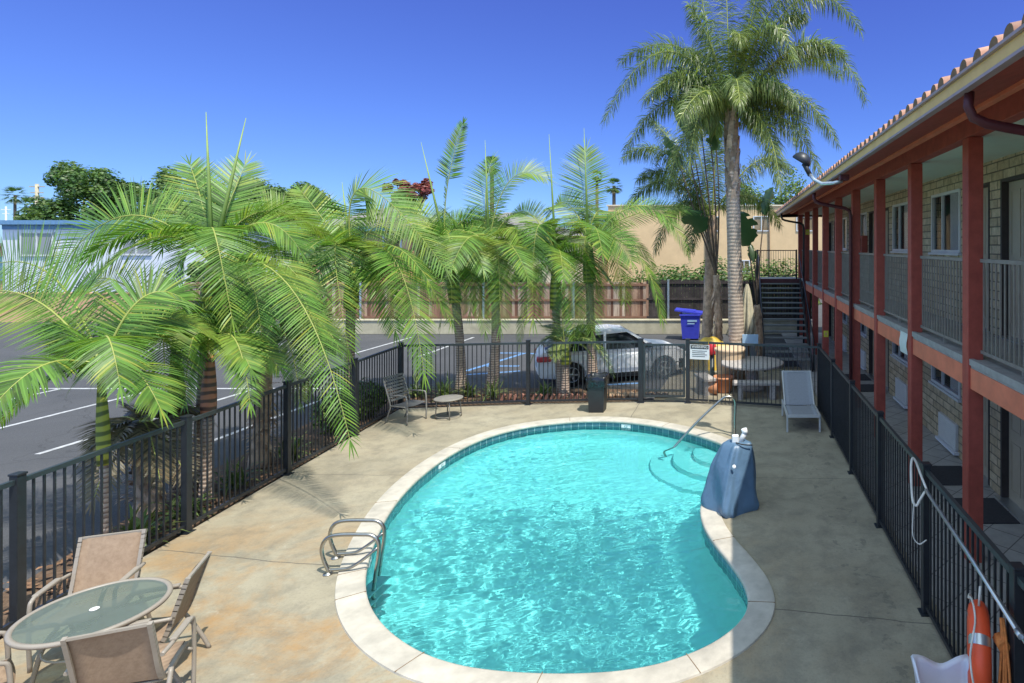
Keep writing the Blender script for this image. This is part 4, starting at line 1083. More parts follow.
# warning sign on the fence by the gate
t = thing('warning_sign', 'white WARNING sign with a black header on the fence beside the gate', 'sign', (-.80, 14.82, 1.2))
d = (Vector((P4[0]-P3[0], P4[1]-P3[1], 0))).normalized(); sP = Vector((P3[0], P3[1], 0))+d*.07+Vector((-d.y, d.x, 0))*(-.045)
mb = MB(); mb.bar(sP+Vector((0,0,1.28)), sP+d*.50+Vector((0,0,1.28)), .006, .36); mb.build('plate', M['white'], t)
nrm = Vector((d.y, -d.x, 0))
mb = MB(); mb.bar(sP+d*.02+nrm*.005+Vector((0,0,1.405)), sP+d*.48+nrm*.005+Vector((0,0,1.405)), .003, .09)
for k in range(4): mb.bar(sP+d*.06+nrm*.005+Vector((0,0,1.31-k*.045)), sP+d*(.44-.05*(k % 2))+nrm*.005+Vector((0,0,1.31-k*.045)), .003, .012)
mb.build('header_band', M['black'], t)
def text(body, size, loc, rotz, mat, parent, name='lettering', ext=.002):
    cu = bpy.data.curves.new(name, 'FONT'); cu.body = body; cu.size = size; cu.extrude = ext; cu.align_x = 'CENTER'; cu.align_y = 'CENTER'; cu.resolution_u = 3
    o = bpy.data.objects.new(name, cu); COL.objects.link(o)
    dg = bpy.context.evaluated_depsgraph_get(); me = bpy.data.meshes.new_from_object(o.evaluated_get(dg)); bpy.data.objects.remove(o)
    Mx = Matrix.Translation(loc) @ Matrix.Rotation(rotz, 4, 'Z') @ Matrix.Rotation(R(90), 4, 'X')
    if parent is not None: Mx = Matrix.Translation(-parent_off.get(parent.name, Vector())) @ Mx
    me.transform(Mx); me.materials.clear(); me.materials.append(mat)
    o = bpy.data.objects.new(name, me); COL.objects.link(o)
    if parent is not None: o.parent = parent
    return o
text('WARNING', .085, sP+d*.25+nrm*.009+Vector((0,0,1.405)), math.atan2(d.y, d.x), M['white'], t)

# ------------------------------------------------------------------ behind the gate
def gp(px, py, z=0): return gpix(px, py, z)
t = thing('picnic_table', 'round concrete picnic table with a pale top behind the far fence', 'picnic table', (.55, 16.3, 0))
speck = plain('speckled_concrete', (.42,.38,.35), .85, var=.45, vscale=22)
tx_, ty_ = .55, 16.35
mb = MB(); mb.lathe([(.80,.66),(.86,.68),(.86,.735),(.84,.75),(0,.75)], (tx_,ty_,0), 40); mb.build('top', speck, t)
mb = MB(); mb.lathe([(.34,0),(.32,.1),(.17,.2),(.15,.5),(.3,.66)], (tx_,ty_,0), 24); mb.build('pedestal', speck, t)
G = 'concrete benches round the picnic table'
for k, (bx, by, rz, lab) in enumerate(((.62,15.35,0,'speckled concrete bench in front of the round picnic table'),(-.72,16.0,R(112),'small pale concrete bench left of the round picnic table by the planter'))):
    b_ = thing('concrete_bench', lab, 'bench', (bx,by,0), rz, G, local=True); L_ = .60 if k == 0 else .42
    MB().bbox(-L_,L_,-.17,.17,.36,.44,.015).build('seat', speck, b_)
    for s_ in (-1,1): MB().bbox(s_*L_*.68-.07, s_*L_*.68+.07,-.13,.13,-.02,.358,.012).build('leg', speck, b_)
t = thing('tall_planter', 'tall cream round planter at the foot of the big palm', 'planter', (-.02, 17.1, 0))
mb = MB(); mb.lathe([(.30,-.02),(.36,.05),(.42,.85),(.42,.93),(.45,.95),(.45,1.02),(.40,1.03),(.38,.95),(0,.93)], (-.05,16.95,0), 32); mb.build('body', M['planter'], t)
t = thing('clay_pot', 'terracotta pot standing in front of the tall cream planter', 'pot', (-.25, 16.1, 0))
mb = MB(); mb.lathe([(.16,-.02),(.20,.04),(.27,.36),(.29,.36),(.29,.42),(.25,.42),(.24,.36),(0,.34)], (-.22,16.05,0), 28); mb.build('body', M['pot'], t)
t = thing('clay_pot', 'small orange pot on its side at the foot of the cream planter', 'pot', (-.55, 15.9, 0))
mb = MB(); mb.lathe([(.10,0),(.15,.22),(.16,.24),(.14,.24),(.1,.04),(0,.04)], (0,0,0), 24); mb.v = [(-.62+v_[2], 15.75+v_[0], .15+v_[1]) for v_ in mb.v]; mb.build('body', M['pot'], t)
t = thing('standpipe', 'grey standpipe with a rounded red cap half hidden by the warning sign', 'standpipe', (-.58, 17.6, 0))
mb = MB(); mb.lathe([(.12,-.02),(.12,.06),(.07,.08),(.07,.72)], (-.58,17.6,0), 20); mb.build('body', M['fencerail'], t); mb = MB(); mb.lathe([(.12,.72),(.14,.76),(.13,.92),(.10,1.02),(.04,1.08),(0,1.09)], (-.58,17.6,0), 20); mb.build('cap', M['redobj'], t)
# yellow folded thing beside the palm
t = thing('yellow_tarp', 'crumpled yellow tarp heaped behind the far fence beside the palm trunk', 'tarp', (-.75, 19.0, 0))
mb = MB(); nx_, ny_ = 20, 12
for i in range(nx_+1):
    for j in range(ny_+1):
        u = i/nx_; v_ = j/ny_; x = -1.45+1.5*u; y = 18.8+.8*v_
        h_ = 1.12*math.sin(math.pi*min(1, v_*1.0+.0))**.5*(.62+.38*math.sin(math.pi*min(1, u*.9+.05)))*(.9+.1*noise.noise(Vector((x*3,y*3,0)))) if 0 < v_ < 1 else 0
        mb.v.append((x, y, h_*(.95+.1*noise.noise(Vector((x*6,y*6,2))))))
for i in range(nx_):
    for j in range(ny_): a = i*(ny_+1)+j; mb.f.append((a, a+ny_+1, a+ny_+2, a+1)); mb.m.append(0); mb.smooth.append(True)
mb.build('sheet', M['yellow'], t)
t = thing('notice_board', 'blank pale blue notice board behind the far fence near the stairs', 'sign', (.6, 17.7, 0))
mb = MB(); mb.bbox(.30,.76,17.38,17.40,1.03,1.34,.006); mb.build('panel', M['signblue'], t)
mb = MB(); mb.tube([(.53,17.42,-.03),(.53,17.42,1.3)], .02, 8); mb.build('post', M['steeldark'], t)
# closed umbrella
t = thing('patio_umbrella', 'closed cream patio umbrella standing beside the big palm', 'umbrella', (.5, 18.2, 0))
mb = MB(); mb.tube([(.52,18.2,-.02),(.45,18.2,2.75)], .022, 8); mb.build('pole', M['bark'], t)
mb = MB(); n = 40
for j, (r_, z) in enumerate(((.03,2.75),(.07,2.6),(.12,2.3),(.16,1.95),(.20,1.6),(.17,1.3),(.10,1.12),(.14,.95))):
    for i in range(n):
        a = 2*math.pi*i/n; q = r_*(1+.28*math.sin(8*a+j*.25)); mb.v.append((.46+q*math.cos(a), 18.2+q*math.sin(a), z+.03*math.sin(8*a)*(j == 7)))
for j in range(7):
    for i in range(n): mb.f.append((j*n+i, j*n+(i+1) % n, (j+1)*n+(i+1) % n, (j+1)*n+i)); mb.m.append(0); mb.smooth.append(True)
mb.build('canopy', M['canvas'], t)
mb = MB(); mb.lathe([(.30,-.02),(.28,.06),(.05,.10),(.05,.2)], (.52,18.2,0), 20); mb.build('base', speck, t)
# recycling bin
t = thing('recycling_bin', 'bright blue wheeled recycling bin with its lid tipped half open', 'recycling bin', (-1.7, 23.5, 0))
D_ = 25.6; bx0, bx1 = -2.15, -1.35
mb = MB(); v = [(bx0+.06,D_-.38,-.0),(bx1-.06,D_-.38,0),(bx1-.06,D_+.38,0),(bx0+.06,D_+.38,0),(bx0-.02,D_-.46,1.02),(bx1,D_-.46,1.02),(bx1,D_+.46,1.02),(bx0-.02,D_+.46,1.02)]
mb.add(v, [(0,3,2,1),(4,5,6,7),(0,1,5,4),(1,2,6,5),(2,3,7,6),(3,0,4,7)]); mb.bbox(bx0-.05,bx1+.03,D_-.50,D_+.50,.96,1.03,.012); mb.build('tub', M['binblue'], t)
mb = MB(); mb.bar((bx0-.26,D_,1.20),(bx1+.10,D_,1.05), .92, .06); mb.bar((bx0+.1,D_,1.19),(bx1-.2,D_,1.14), .6, .04); mb.build('lid', M['binblue'], t)
mb = MB(); mb.box(bx0+.28,bx1-.22,D_-.452,D_-.447,.62,.67); mb.box(bx0+.28,bx1-.12,D_-.452,D_-.447,.72,.80); mb.v = [(a[0],a[1]-.012,a[2]) for a in mb.v]; mb.build('marking', M['signblue'], t)
mb = MB()
for x in (bx0+.08, bx1-.08): mb.tube([(x-.04,D_+.40,.08),(x+.04,D_+.40,.08)], .13, 16)
mb.build('wheels', M['tyre'], t)
mb = MB(); rng = random.Random(4)
for k in range(5): x = bx0+.15+k*.12; mb.bbox(x-.09,x+.09,D_-.3,D_-.05,1.02,1.10+.05*rng.random(),.03)
mb.build('rubbish', M['liner'], t)
# sign post
t = thing('street_sign', 'narrow white sign with dark lettering on a grey post near the big palm', 'sign', (-.75, 20.5, 0))
mb = MB(); mb.tube([(-.78,20.6,-.06),(-.78,20.6,2.85)], .035, 8); mb.build('post', M['alu'], t)
mb = MB(); mb.bbox(-.97,-.62,20.53,20.56,1.98,2.88,.006)if False else mb.bbox(-.96,-.74,20.53,20.56,2.0,2.86,.006); mb.build('plate', M['whitewall'], t)
mb = MB()
for k in range(8):
    z = 2.72-k*.085
    mb.box(-.90,-.80,20.524,20.529,z-.03,z) if k % 3 else mb.box(-.88,-.86,20.524,20.529,z-.05,z+.01); mb.box(-.87,-.83,20.524,20.529,z-.06,z-.03)
mb.build('lettering', M['binblue'], t)

# ------------------------------------------------------------------ white parked car
def car():
    t = thing('parked_car', 'white hatchback parked beyond the far fence behind the gate', 'car', (-3.6, 18.15, -.06), R(21), local=True)
    # local x forward (front +x), y left; near side is -y
    L2, W2 = 2.22, .88
    up = [(-2.20,.62),(-2.18,.86),(-2.02,1.02),(-1.75,1.16),(-1.35,1.36),(-.80,1.49),(-.10,1.53),(.35,1.47),(.95,1.10),(1.12,1.02),(1.75,.92),(2.08,.78),(2.2,.60)]
    # body below the beltline
    belt = [(-2.20,.62),(-2.19,.88),(-2.05,.98),(-1.0,1.0),(1.05,.99),(1.75,.90),(2.08,.77),(2.20,.60),(2.22,.42),(2.10,.25)]
    wa = .36
    bot = []
    for cx in (1.36, -1.30):
        for k in range(0, 13):
            a = math.pi*k/12; bot.append((cx+wa*math.cos(a), .33+wa*math.sin(a)*1.0))
        bot.append((cx-wa, .22)) 
    prof = belt+[(1.72,.22)]+bot[:13]+[(1.0,.22),(-.94,.22)]+bot[14:27]+[(-1.66,.22),(-2.12,.26),(-2.22,.40)]
    mb = MB()
    bm = bmesh.new()
    A = [bm.verts.new((x, -W2-.0+.0, z)) for x, z in prof]; B = [bm.verts.new((x, W2, z)) for x, z in prof]
    for vv in A+B:
        z = vv.co.z; x = vv.co.x; k = 1-.05*max(0, (z-.75)/.3)-.06*max(0, (.45-z)/.25)-.16*max(0, (abs(x)-1.7)/.5)**2; vv.co.y *= k
    n = len(prof)
    bm.faces.new(A); bm.faces.new(B[::-1])
    for i in range(n): bm.faces.new((A[i], B[i], B[(i+1) % n], A[(i+1) % n]))
    bmesh.ops.recalc_face_normals(bm, faces=bm.faces[:])
    e = [ed for ed in bm.edges if abs(abs(ed.verts[0].co.y)-abs(ed.verts[1].co.y)) < .2 and ed.verts[0].co.y*ed.verts[1].co.y > 0]
    bmesh.ops.bevel(bm, geom=e, offset=.035, segments=2, affect='EDGES')
    me = bpy.data.meshes.new('body'); bm.to_mesh(me); bm.free(); me.materials.append(M['carwhite'])
    o = bpy.data.objects.new('body', me); COL.objects.link(o); o.parent = t
    # cabin glass
    cab = [(-1.98,1.0),(-1.72,1.15),(-1.32,1.36),(-.80,1.475),(-.1,1.51),(.32,1.45),(1.0,1.0)]
    cabw = [.74,.70,.64,.60,.60,.61,.76]
    mb = MB(); nn_ = len(cab)
    mb.v = [(x, -w_, z) for (x, z), w_ in zip(cab, cabw)]+[(x, w_, z) for (x, z), w_ in zip(cab, cabw)]+[(x, -.84, .985) for x, z in cab]+[(x, .84, .985) for x, z in cab]
    for i in range(nn_-1):
        mb.f += [(i, i+1, nn_+i+1, nn_+i), (2*nn_+i, 2*nn_+i+1, i+1, i), (nn_+i, nn_+i+1, 3*nn_+i+1, 3*nn_+i)]; mb.m += [0]*3; mb.smooth += [True]*3
    mb.build('windows', M['carglass'], t)
    mb = MB()   # roof skin and pillars
    for i in range(2, nn_-2):
        (xa_, za_), (xb_, zb_) = cab[i], cab[i+1]; wa_, wb_ = cabw[i]+.012, cabw[i+1]+.012
        mb.add([(xa_,-wa_,za_+.02),(xb_,-wb_,zb_+.02),(xb_,wb_,zb_+.02),(xa_,wa_,za_+.02),(xa_,-wa_-.01,za_-.03),(xb_,-wb_-.01,zb_-.03),(xb_,wb_+.01,zb_-.03),(xa_,wa_+.01,za_-.03)],
               [(0,1,2,3),(4,5,1,0),(3,2,6,7),(0,3,7,4),(1,5,6,2)], True)
    for s_ in (-1, 1):
        mb.bar((.30,s_*.63,1.46),(1.05,s_*.80,.99), .05, .05); mb.bar((-.35,s_*.63,1.48),(-.38,s_*.85,.98), .05, .07, up=(1,0,0)); 
        mb.bar((-1.33,s_*.66,1.36),(-1.95,s_*.80,.99), .05, .16); mb.bar((-1.33,s_*.655,1.37),(.32,s_*.62,1.46), .04, .05)
        mb.bar((-.80,s_*.62,1.49),(.32,s_*.62,1.455), .05, .05)
    mb.build('roof', M['carwhite'], t)
    for (x, y) in ((-1.30,-.80),(-1.30,.80),(1.36,-.80),(1.36,.80)):
        s_ = -1 if y < 0 else 1
        mb = MB(); mb.lathe([(.20,-.10),(.31,-.10),(.335,-.06),(.335,.06),(.31,.10),(.20,.10)], (0,0,0), 28); mb.v = [(x+a[0], y+a[2], .335+a[1]) for a in mb.v]
        w_ = mb.build('wheel', M['tyre'], t)
        mb = MB(); mb.lathe([(.215,0),(.20,.02),(.19,-.02),(.06,-.03),(.05,.015),(0,.02)], (0,0,0), 28)
        mb.f = mb.f[:2*28]+mb.f[3*28:5*28]; mb.m = [0]*len(mb.f); mb.smooth = [True]*len(mb.f)
        for k in range(5):
            a = 2*math.pi*k/5; 
            mb.bar((.04*math.cos(a),.04*math.sin(a),.0),(.20*math.cos(a),.20*math.sin(a),.005), .045, .02)
        mb.v = [(x+a[0], y+s_*(.095+a[2]), .335+a[1]) for a in mb.v]; h = mb.build('rim', M['alu'], t); h.parent = w_
    mb = MB(); mb.box(-1.75,1.75,-.84,.84,.17,.24); mb.box(-1.72,-.9,-.86,-.6,.3,.66) if False else None; mb.box(-.90,.96,-.862,.862,.24,.30); mb.build('sill', M['black'], t)
    mb = MB()
    for x in (.98,-.02,-.98): mb.box(x-.006,x+.006,-.884,-.878,.34,.96)
    mb.build('door_gap', M['black'], t)
    mb = MB()
    for x in (-.12,-.95): mb.bar((x-.18,-.885,.86),(x,-.885,.86), .02, .025)
    mb.build('door_handle', M['carwhite'], t)
    for s_ in (-1, 1):
        mb = MB(); mb.bbox(.82,.98,s_*.90-.06,s_*.90+.06,1.00,1.12,.03); mb.build('wing_mirror', M['black'], t)
        mb = MB(); mb.bbox(-2.235,-1.85,s_*.80-.09 if s_ < 0 else .60,s_*.80+.20 if s_ < 0 else .88,.74,.87,.03); mb.build('tail_light', M['redobj'], t)
        mb = MB(); mb.bbox(1.98,2.20,min(s_*.52,s_*.78),max(s_*.52,s_*.78),.62,.74,.03); mb.build('headlight', M['glass'], t)
    mb = MB(); mb.bbox(-2.24,-2.21,-.26,.26,.50,.66,.01); mb.build('number_plate', M['whitewall'], t)
    return t
car()
# ------------------------------------------------------------------ far walls, fences, buildings
t = thing('garden_wall', 'low tan block wall along the far side of the parking lot under the wooden fence', 'wall', (-10, 27, 0))
mb = MB(); mb.bbox(-26, 3.2, 26.9, 27.2, -.06, .52, .02); mb.bbox(-26, 3.2, 26.86, 27.24, .525, .60, .015); mb.build('blocks', M['block'], t)
def board_fence(name, label, x0, x1, y, z0, z1, bm_, rm, posts):
    t = thing(name, label, 'fence', ((x0+x1)/2, y, z0)); mb = MB(); x = x0; rng = random.Random(int(x0*10))
    while x < x1:
        w_ = rng.uniform(.12,.15); zt = z1+rng.uniform(-.03,.03); yy = y+rng.uniform(-.006,.006); mb.box(x, x+w_-.008, yy, yy+.02, z0, zt); x += w_
    mb.build('boards', bm_, t)
    for z in (z0+.10, z0+(z1-z0)*.52, z1-.12):
        mb = MB(); mb.box(x0, x1, y-.055, y-.010, z-.045, z+.045); mb.build('rail', rm, t)
    for x in posts: mb = MB(); mb.bbox(x-.045, x+.045, y-.13, y-.06, z0-.5, z1+.03, .008); mb.build('post', M['alu'], t)
board_fence('wooden_fence', 'weathered brown board fence on the low tan wall behind the palms', -25, -3.9, 27.4, .55, 2.24, M['wood'], M['woodrail'], [-22.6,-16.9,-11.3,-7.2])
board_fence('wooden_fence', 'board fence coloured dark for tree shade behind the blue bin', -3.9, 3.9, 27.45, .55, 2.34, M['shadewood'], M['shadewood'], [-2.9])
t = thing('apartment_building', 'tan stucco two storey building behind the dark fence and the stairs', 'building', (0, 47, 0))
mb = MB(); mb.box(-9.5, 14, 46, 60, -.06, 6.95); mb.box(-16.5, -9.5, 47, 60, -.06, 5.0); mb.build('wall', M['stucco'], t)
mb = MB(); mb.box(-9.6, 14.1, 45.9, 60, 6.953, 7.06); mb.box(-16.6,-9.6,46.9,60,5.003,5.10); mb.build('parapet', M['cream'], t)
for (x0, x1, z0, z1) in ((-1.65,-1.05,5.1,6.1),(1.7,2.8,5.1,6.12),(.55,1.3,2.0,2.75),(5.0,6.2,5.1,6.1)):
    f = MB(); f.box(x0-.08, x1+.08, 45.93, 45.997, z0-.08, z0); f.box(x0-.08, x1+.08, 45.93, 45.997, z1, z1+.08); f.box(x0-.08, x0, 45.93, 45.997, z0, z1); f.box(x1, x1+.08, 45.93, 45.997, z0, z1); f.box((x0+x1)/2-.03,(x0+x1)/2+.03,45.94,45.997,z0,z1)
    fo = f.build('window', M['winframe'], t); g = MB().box(x0, x1, 45.975, 45.99, z0, z1).build('pane', M['glass'], t); g.parent = fo
mb = MB(); mb.tube([(2.85,45.9,6.9),(2.85,45.9,.2)], .05, 8); mb.tube([(-2.0,45.9,5.6),(-2.0,45.9,.2)], .04, 8); mb.build('drainpipe', M['bark'], t)
def hip_house(name, label, x0, x1, y0, y1, ze, zr, wallm, roofm, trim, wins_):
    t = thing(name, label, 'house', ((x0+x1)/2, (y0+y1)/2, 0))
    mb = MB(); mb.box(x0, x1, y0, y1, -.06, ze); mb.build('wall', wallm, t)
    o_ = .5; mb = MB(); ym = (y0+y1)/2; dx = min((x1-x0)/2-.2, (y1-y0)/2)
    mb.add([(x0-o_,y0-o_,ze),(x1+o_,y0-o_,ze),(x1+o_,y1+o_,ze),(x0-o_,y1+o_,ze),(x0+dx,ym,zr),(x1-dx,ym,zr)], [(0,1,5,4),(1,2,5),(2,3,4,5),(3,0,4),(0,3,2,1)]); mb.build('roof', roofm, t)
    mb = MB(); mb.box(x0-o_,x1+o_,y0-o_-.06,y0-o_-.003,ze-.16,ze+.10); mb.build('fascia', trim, t)
    for (a, b_, c_, d_) in wins_:
        f = MB(); f.box(a-.1,b_+.1,y0-.06,y0-.003,c_-.1,c_); f.box(a-.1,b_+.1,y0-.06,y0-.003,d_,d_+.1); f.box(a-.1,a,y0-.06,y0-.003,c_,d_); f.box(b_,b_+.1,y0-.06,y0-.003,c_,d_)
        fo = f.build('window', M['winframe'], t); g = MB().box(a,b_,y0-.02,y0-.006,c_,d_).build('pane', M['glass'], t); g.parent = fo
    return t
hip_house('small_house', 'pale pink house with grey shingle roof between the palms', -27.2, -20.5, 38, 46, 5.0, 6.6, M['peach'], M['shingle'], M['bluetrim'], ((-26.6,-25.7,3.7,4.6),(-22.0,-21.0,3.7,4.6),(-24.2,-23.4,3.5,4.6)))
hip_house('small_house', 'cream house with grey roof hidden behind the middle palms', -20.2, -11.5, 39, 47, 4.6, 6.3, M['cream'], M['shingle'], M['cream'], ((-18.8,-17.6,2.9,4.0),(-14,-13,2.9,4.0)))
t = thing('white_building', 'long flat roofed white building with blue trim at the far left', 'building', (-40, 39, 0))
mb = MB(); mb.box(-46.2, -34.0, 38, 50, -.06, 5.25); mb.build('wall', M['whitewall'], t)
mb = MB(); mb.box(-47.0, -33.5, 37.65, 50.6, 5.253, 5.52); mb.build('roof', M['bluetrim'], t)
mb = MB(); mb.box(-46.2, -34.0, 37.96, 37.997, 4.95, 5.25); mb.build('frieze', M['bluetrim'], t)
for (a, b_, c_, d_) in ((-44.9,-43.0,3.35,4.7),(-38.5,-36.8,3.4,4.6)):
    f = MB(); f.box(a-.1,b_+.1,37.9,37.955,c_-.1,c_); f.box(a-.1,b_+.1,37.9,37.955,d_,d_+.1); f.box(a-.1,a,37.9,37.955,c_,d_); f.box(b_,b_+.1,37.9,37.955,c_,d_); f.box((a+b_)/2-.05,(a+b_)/2+.05,37.9,37.955,c_,d_)
    fo = f.build('window', M['winframe'], t); g = MB().box(a,b_,37.93,37.95,c_,d_).build('pane', M['grey'], t); g.parent = fo
t = thing('blue_shed', 'small blue and tan building at the far left edge', 'shed', (-49, 37, 0))
MB().box(-54, -46.6, 40, 46, -.06, 3.9).build('wall', M['peach'], t); MB().box(-54, -46.8, 39.9, 39.997, 1.6, 3.2).build('shutter', M['bluetrim'], t); MB().box(-54.2, -46.5, 39.6, 46.2, 3.903, 4.1).build('roof', M['shingle'], t)
t = thing('garden_wall', 'long low peach stucco wall across the road at the far left', 'wall', (-38, 31, 0))
mb = MB(); mb.box(-60, -25.5, 31.2, 31.5, -.06, 1.40); mb.box(-60, -25.5, 31.15, 31.55, 1.403, 1.47); mb.build('wall', M['peach'], t)

# ------------------------------------------------------------------ foliage machinery
UP = Vector((0,0,1))
def bez(P, t):
    if len(P) == 3: return P[0]*(1-t)**2+P[1]*(2*t*(1-t))+P[2]*t*t
    return P[0]*(1-t)**3+P[1]*(3*t*(1-t)**2)+P[2]*(3*t*t*(1-t))+P[3]*t**3
def leaflet(mb, p, d, wv, L, wd, droop, segs=3):
    o = len(mb.v); q = p.copy(); dd = d.copy()
    prof = (.55, 1.0, .75, .05) if segs == 3 else (.8, .85, .05)
    for i in range(segs+1):
        w_ = wv*(wd*.5*prof[i]); mb.v.append((q.x-w_.x, q.y-w_.y, q.z-w_.z)); mb.v.append((q.x+w_.x, q.y+w_.y, q.z+w_.z))
        dd = Vector((dd.x, dd.y, dd.z-droop/segs*(.5+i*.7))); dd.normalize(); q = q+dd*(L/segs)
    for i in range(segs): mb.f.append((o+2*i, o+2*i+1, o+2*i+3, o+2*i+2)); mb.m.append(0); mb.smooth.append(False)
def frond(leaf, stem, P, nl=44, L=.55, wd=.032, roll=0.0, lift=.15, droop=.6, start=.16, plume=0, rng=random, sr=.018, fwd=.35, segs=3):
    P = [Vector(p) for p in P]; N_ = 16
    pts = [bez(P, i/N_) for i in range(N_+1)]
    stem.tube(pts, [sr*(1-.8*i/N_) for i in range(N_+1)], 5, cap=False)
    ln = (P[-1]-P[0]).length
    prevS = None
    for i in range(nl):
        t = start+(1-start)*(i+.5)/nl
        p = bez(P, t); T = (bez(P, min(1, t+.01))-bez(P, max(0, t-.01))).normalized()
        S = T.cross(UP)
        if S.length < .15: S = prevS if prevS is not None else Vector((1,0,0))
        S = (S-T*S.dot(T)).normalized()
        if prevS is not None and S.dot(prevS) < 0: S = -S
        prevS = S
        Nn = S.cross(T)
        if roll: S2 = S*math.cos(roll)+Nn*math.sin(roll); Nn = -S*math.sin(roll)+Nn*math.cos(roll); S_ = S2
        else: S_ = S
        u = (t-start)/(1-start)
        ll = L*(math.sin(math.pi*(.10+.80*u))**.55)*(1-.35*u)*rng.uniform(.88,1.08)
        fw = fwd-.2+.85*u
        for sg in (-1, 1):
            pl = rng.uniform(-plume, plume)
            d = S_*sg+Nn*(lift+pl)+T*(fw+rng.uniform(-.08,.08)); d.normalize()
            wv = (T-d*T.dot(d)).normalized()
            if rng.random() < .5: wv = (wv+Nn*rng.uniform(-.5,.5)).normalized()
            leaflet(leaf, p, d, wv, ll, wd, droop*(rng.uniform(.8,1.25) if plume == 0 else rng.uniform(.3,1.4)), segs)
    # tip
    for k in (-1, 0, 1): leaflet(leaf, pts[-1], (T+S_*.25*k).normalized(), S_, L*.45, wd, droop, segs)

def palm(label, base, crown, trunk_r, trunk_mat, shaft_mat_, shaft_len, fronds, leafm, rng_seed, spear=None, fill=0, fill_len=1.9, lean=None, group=None, L=.50, shag=False, sky_az=None, nl=42, fill_el=(-.2, .9)):
    rng = random.Random(rng_seed); base = Vector(base); crown = Vector(crown)
    t = thing('palm_tree', label, 'palm tree', base, 0, group)
    mid = (base+crown)/2+(Vector(lean) if lean else Vector((0,0,0)))
    N_ = 14; pts = []; rs = []
    for i in range(N_+1):
        u = i/N_; pts.append(bez([base, mid, crown], u)); rs.append(trunk_r*(1.35-.35*min(1, u*4))*(1-.25*u)*(1+.03*math.sin(i*2.1)))
    ci = max(1, int(N_*(1-shaft_len/max(.1,(crown-base).length))))
    mb = MB(); mb.tube(pts[:ci+1], rs[:ci+1], 12)
    if shag:
        for k in range(150):
            u = rng.uniform(.15,.98)*ci/N_; p = bez([base, mid, crown], u); a = rng.uniform(0, 6.28); o_ = Vector((math.cos(a), math.sin(a), 0))
            q = p+o_*trunk_r*1.0; wv = Vector((-o_.y, o_.x, 0)); leaflet(mb, q, (o_*.7+UP*rng.uniform(-.6,.7)).normalized(), wv, rng.uniform(.10,.22), .06, .7)
    mb.build('trunk', trunk_mat, t)
    if shaft_len > 0:
        mb = MB(); n_ = N_-ci+1; mb.tube(pts[ci:], [trunk_r*(.98+.38*math.sin(math.pi*min(1,.30+i/n_*.9)))*(1-.45*(i/n_)**2) for i in range(len(pts)-ci)], 12); mb.build('crownshaft', shaft_mat_, t)
    leaf, stem = MB(), MB()
    for fr in fronds:
        P = [crown+Vector((rng.uniform(-.03,.03), rng.uniform(-.03,.03), rng.uniform(-.08,.02)))]+[Vector(p) for p in fr['p']]
        frond(leaf, stem, P, nl=int(fr.get('n', nl)*1.6), L=fr.get('L', L)*1.28, wd=fr.get('w', .034)*.62, roll=fr.get('roll', 0), lift=fr.get('lift', .1), droop=fr.get('droop', .7)*.30, start=fr.get('start', .16), rng=rng)
    for k in range(fill):
        a = 2.4*k+rng.uniform(-.4,.4); e = fill_el[0]+(fill_el[1]-fill_el[0])*((k*.618) % 1)
        h = Vector((math.cos(a), math.sin(a), 0)); ll = fill_len*rng.uniform(.8,1.1)
        P = [crown, crown+h*ll*.42*math.cos(e)+UP*ll*(.30+.45*max(0, e)), crown+h*ll*(.78 if e > .4 else .82)+UP*ll*(e*.55-.28)]
        frond(leaf, stem, P, nl=int(nl*1.5), L=L*1.25, wd=.024, roll=rng.uniform(-.9,.9), lift=.1, droop=rng.uniform(.15,.4), rng=rng)
    cr = leaf.build('crown', leafm, t); s_ = stem.build('frond_stems', M['rachis'], t)
    if spear:
        mb = MB()
        for sp in spear: mb.tube([crown, crown+(Vector(sp)-crown)*.6, Vector(sp)], [.042,.022,.005], 6)
        mb.build('spear', M['spear'], t)
    return t
PG = 'king palms around the pool fence'
def px3(x, y, D): return pix(x, y, D)
def fr(c, m, D1, D2, **k):
    # frond: control point and tip, as directions seen across the crown, with their own distances
    d = dict(p=[px3(m[0], m[1], D1), px3(c[0], c[1], D2)]); d.update(k); return d

# --- left row, behind the left fence ---
palm('slender king palm nearest the camera at left, with bright yellow green striped crownshaft', (-7.85,7.54,0), px3(101,372,7.5), .052, M['ring'], M['shaft'], 1.05,
     [fr((-8,432),(75,335),7.3,7.2, roll=.25, droop=1.3), fr((-40,300),(40,262),7.6,7.9, roll=1.1, droop=.25, L=.62),
      fr((120,385),(104,292),7.1,6.9, droop=.9, L=.46, lift=-.1), fr((185,300),(135,265),7.7,8.1, roll=-.8, droop=.4),
      fr((160,330),(140,300),7.9,8.6, droop=.8), fr((60,330),(70,290),8.1,8.9, roll=.5), fr((-30,275),(62,222),7.9,8.4, roll=1.2, droop=.3, L=.66)],
     M['palm'], 11, fill_el=(0,1.0), fill=4, fill_len=1.5, L=.52, group=PG)
palm('stout shaggy palm with rough dark trunk and drooping dull fronds at left', (-8.45,8.7,0), px3(140,425,8.75), .15, M['boots'], M['shaft'], 0,
     [], M['dead'], 12, fill=11, fill_len=1.0, L=.42, shag=True, group=PG, nl=30, fill_el=(-.9,.5))
palm('king palm with dark green crownshaft just left of a fence post', (-8.55,9.25,0), px3(176,345,9.2), .085, M['ring'], M['shaft'], 1.1,
     [fr((166,395),(158,255),8.8,8.5, droop=.8, L=.66, lift=-.1), fr((70,300),(110,240),9.4,9.5, roll=.9, droop=.35),
      fr((95,375),(120,300),9.1,8.9, droop=1.0), fr((255,300),(225,270),9.6,10.1, roll=-.6), ],
     M['palm'], 13, fill=4, fill_el=(0,1.0), fill_len=1.8, L=.55, group=PG)
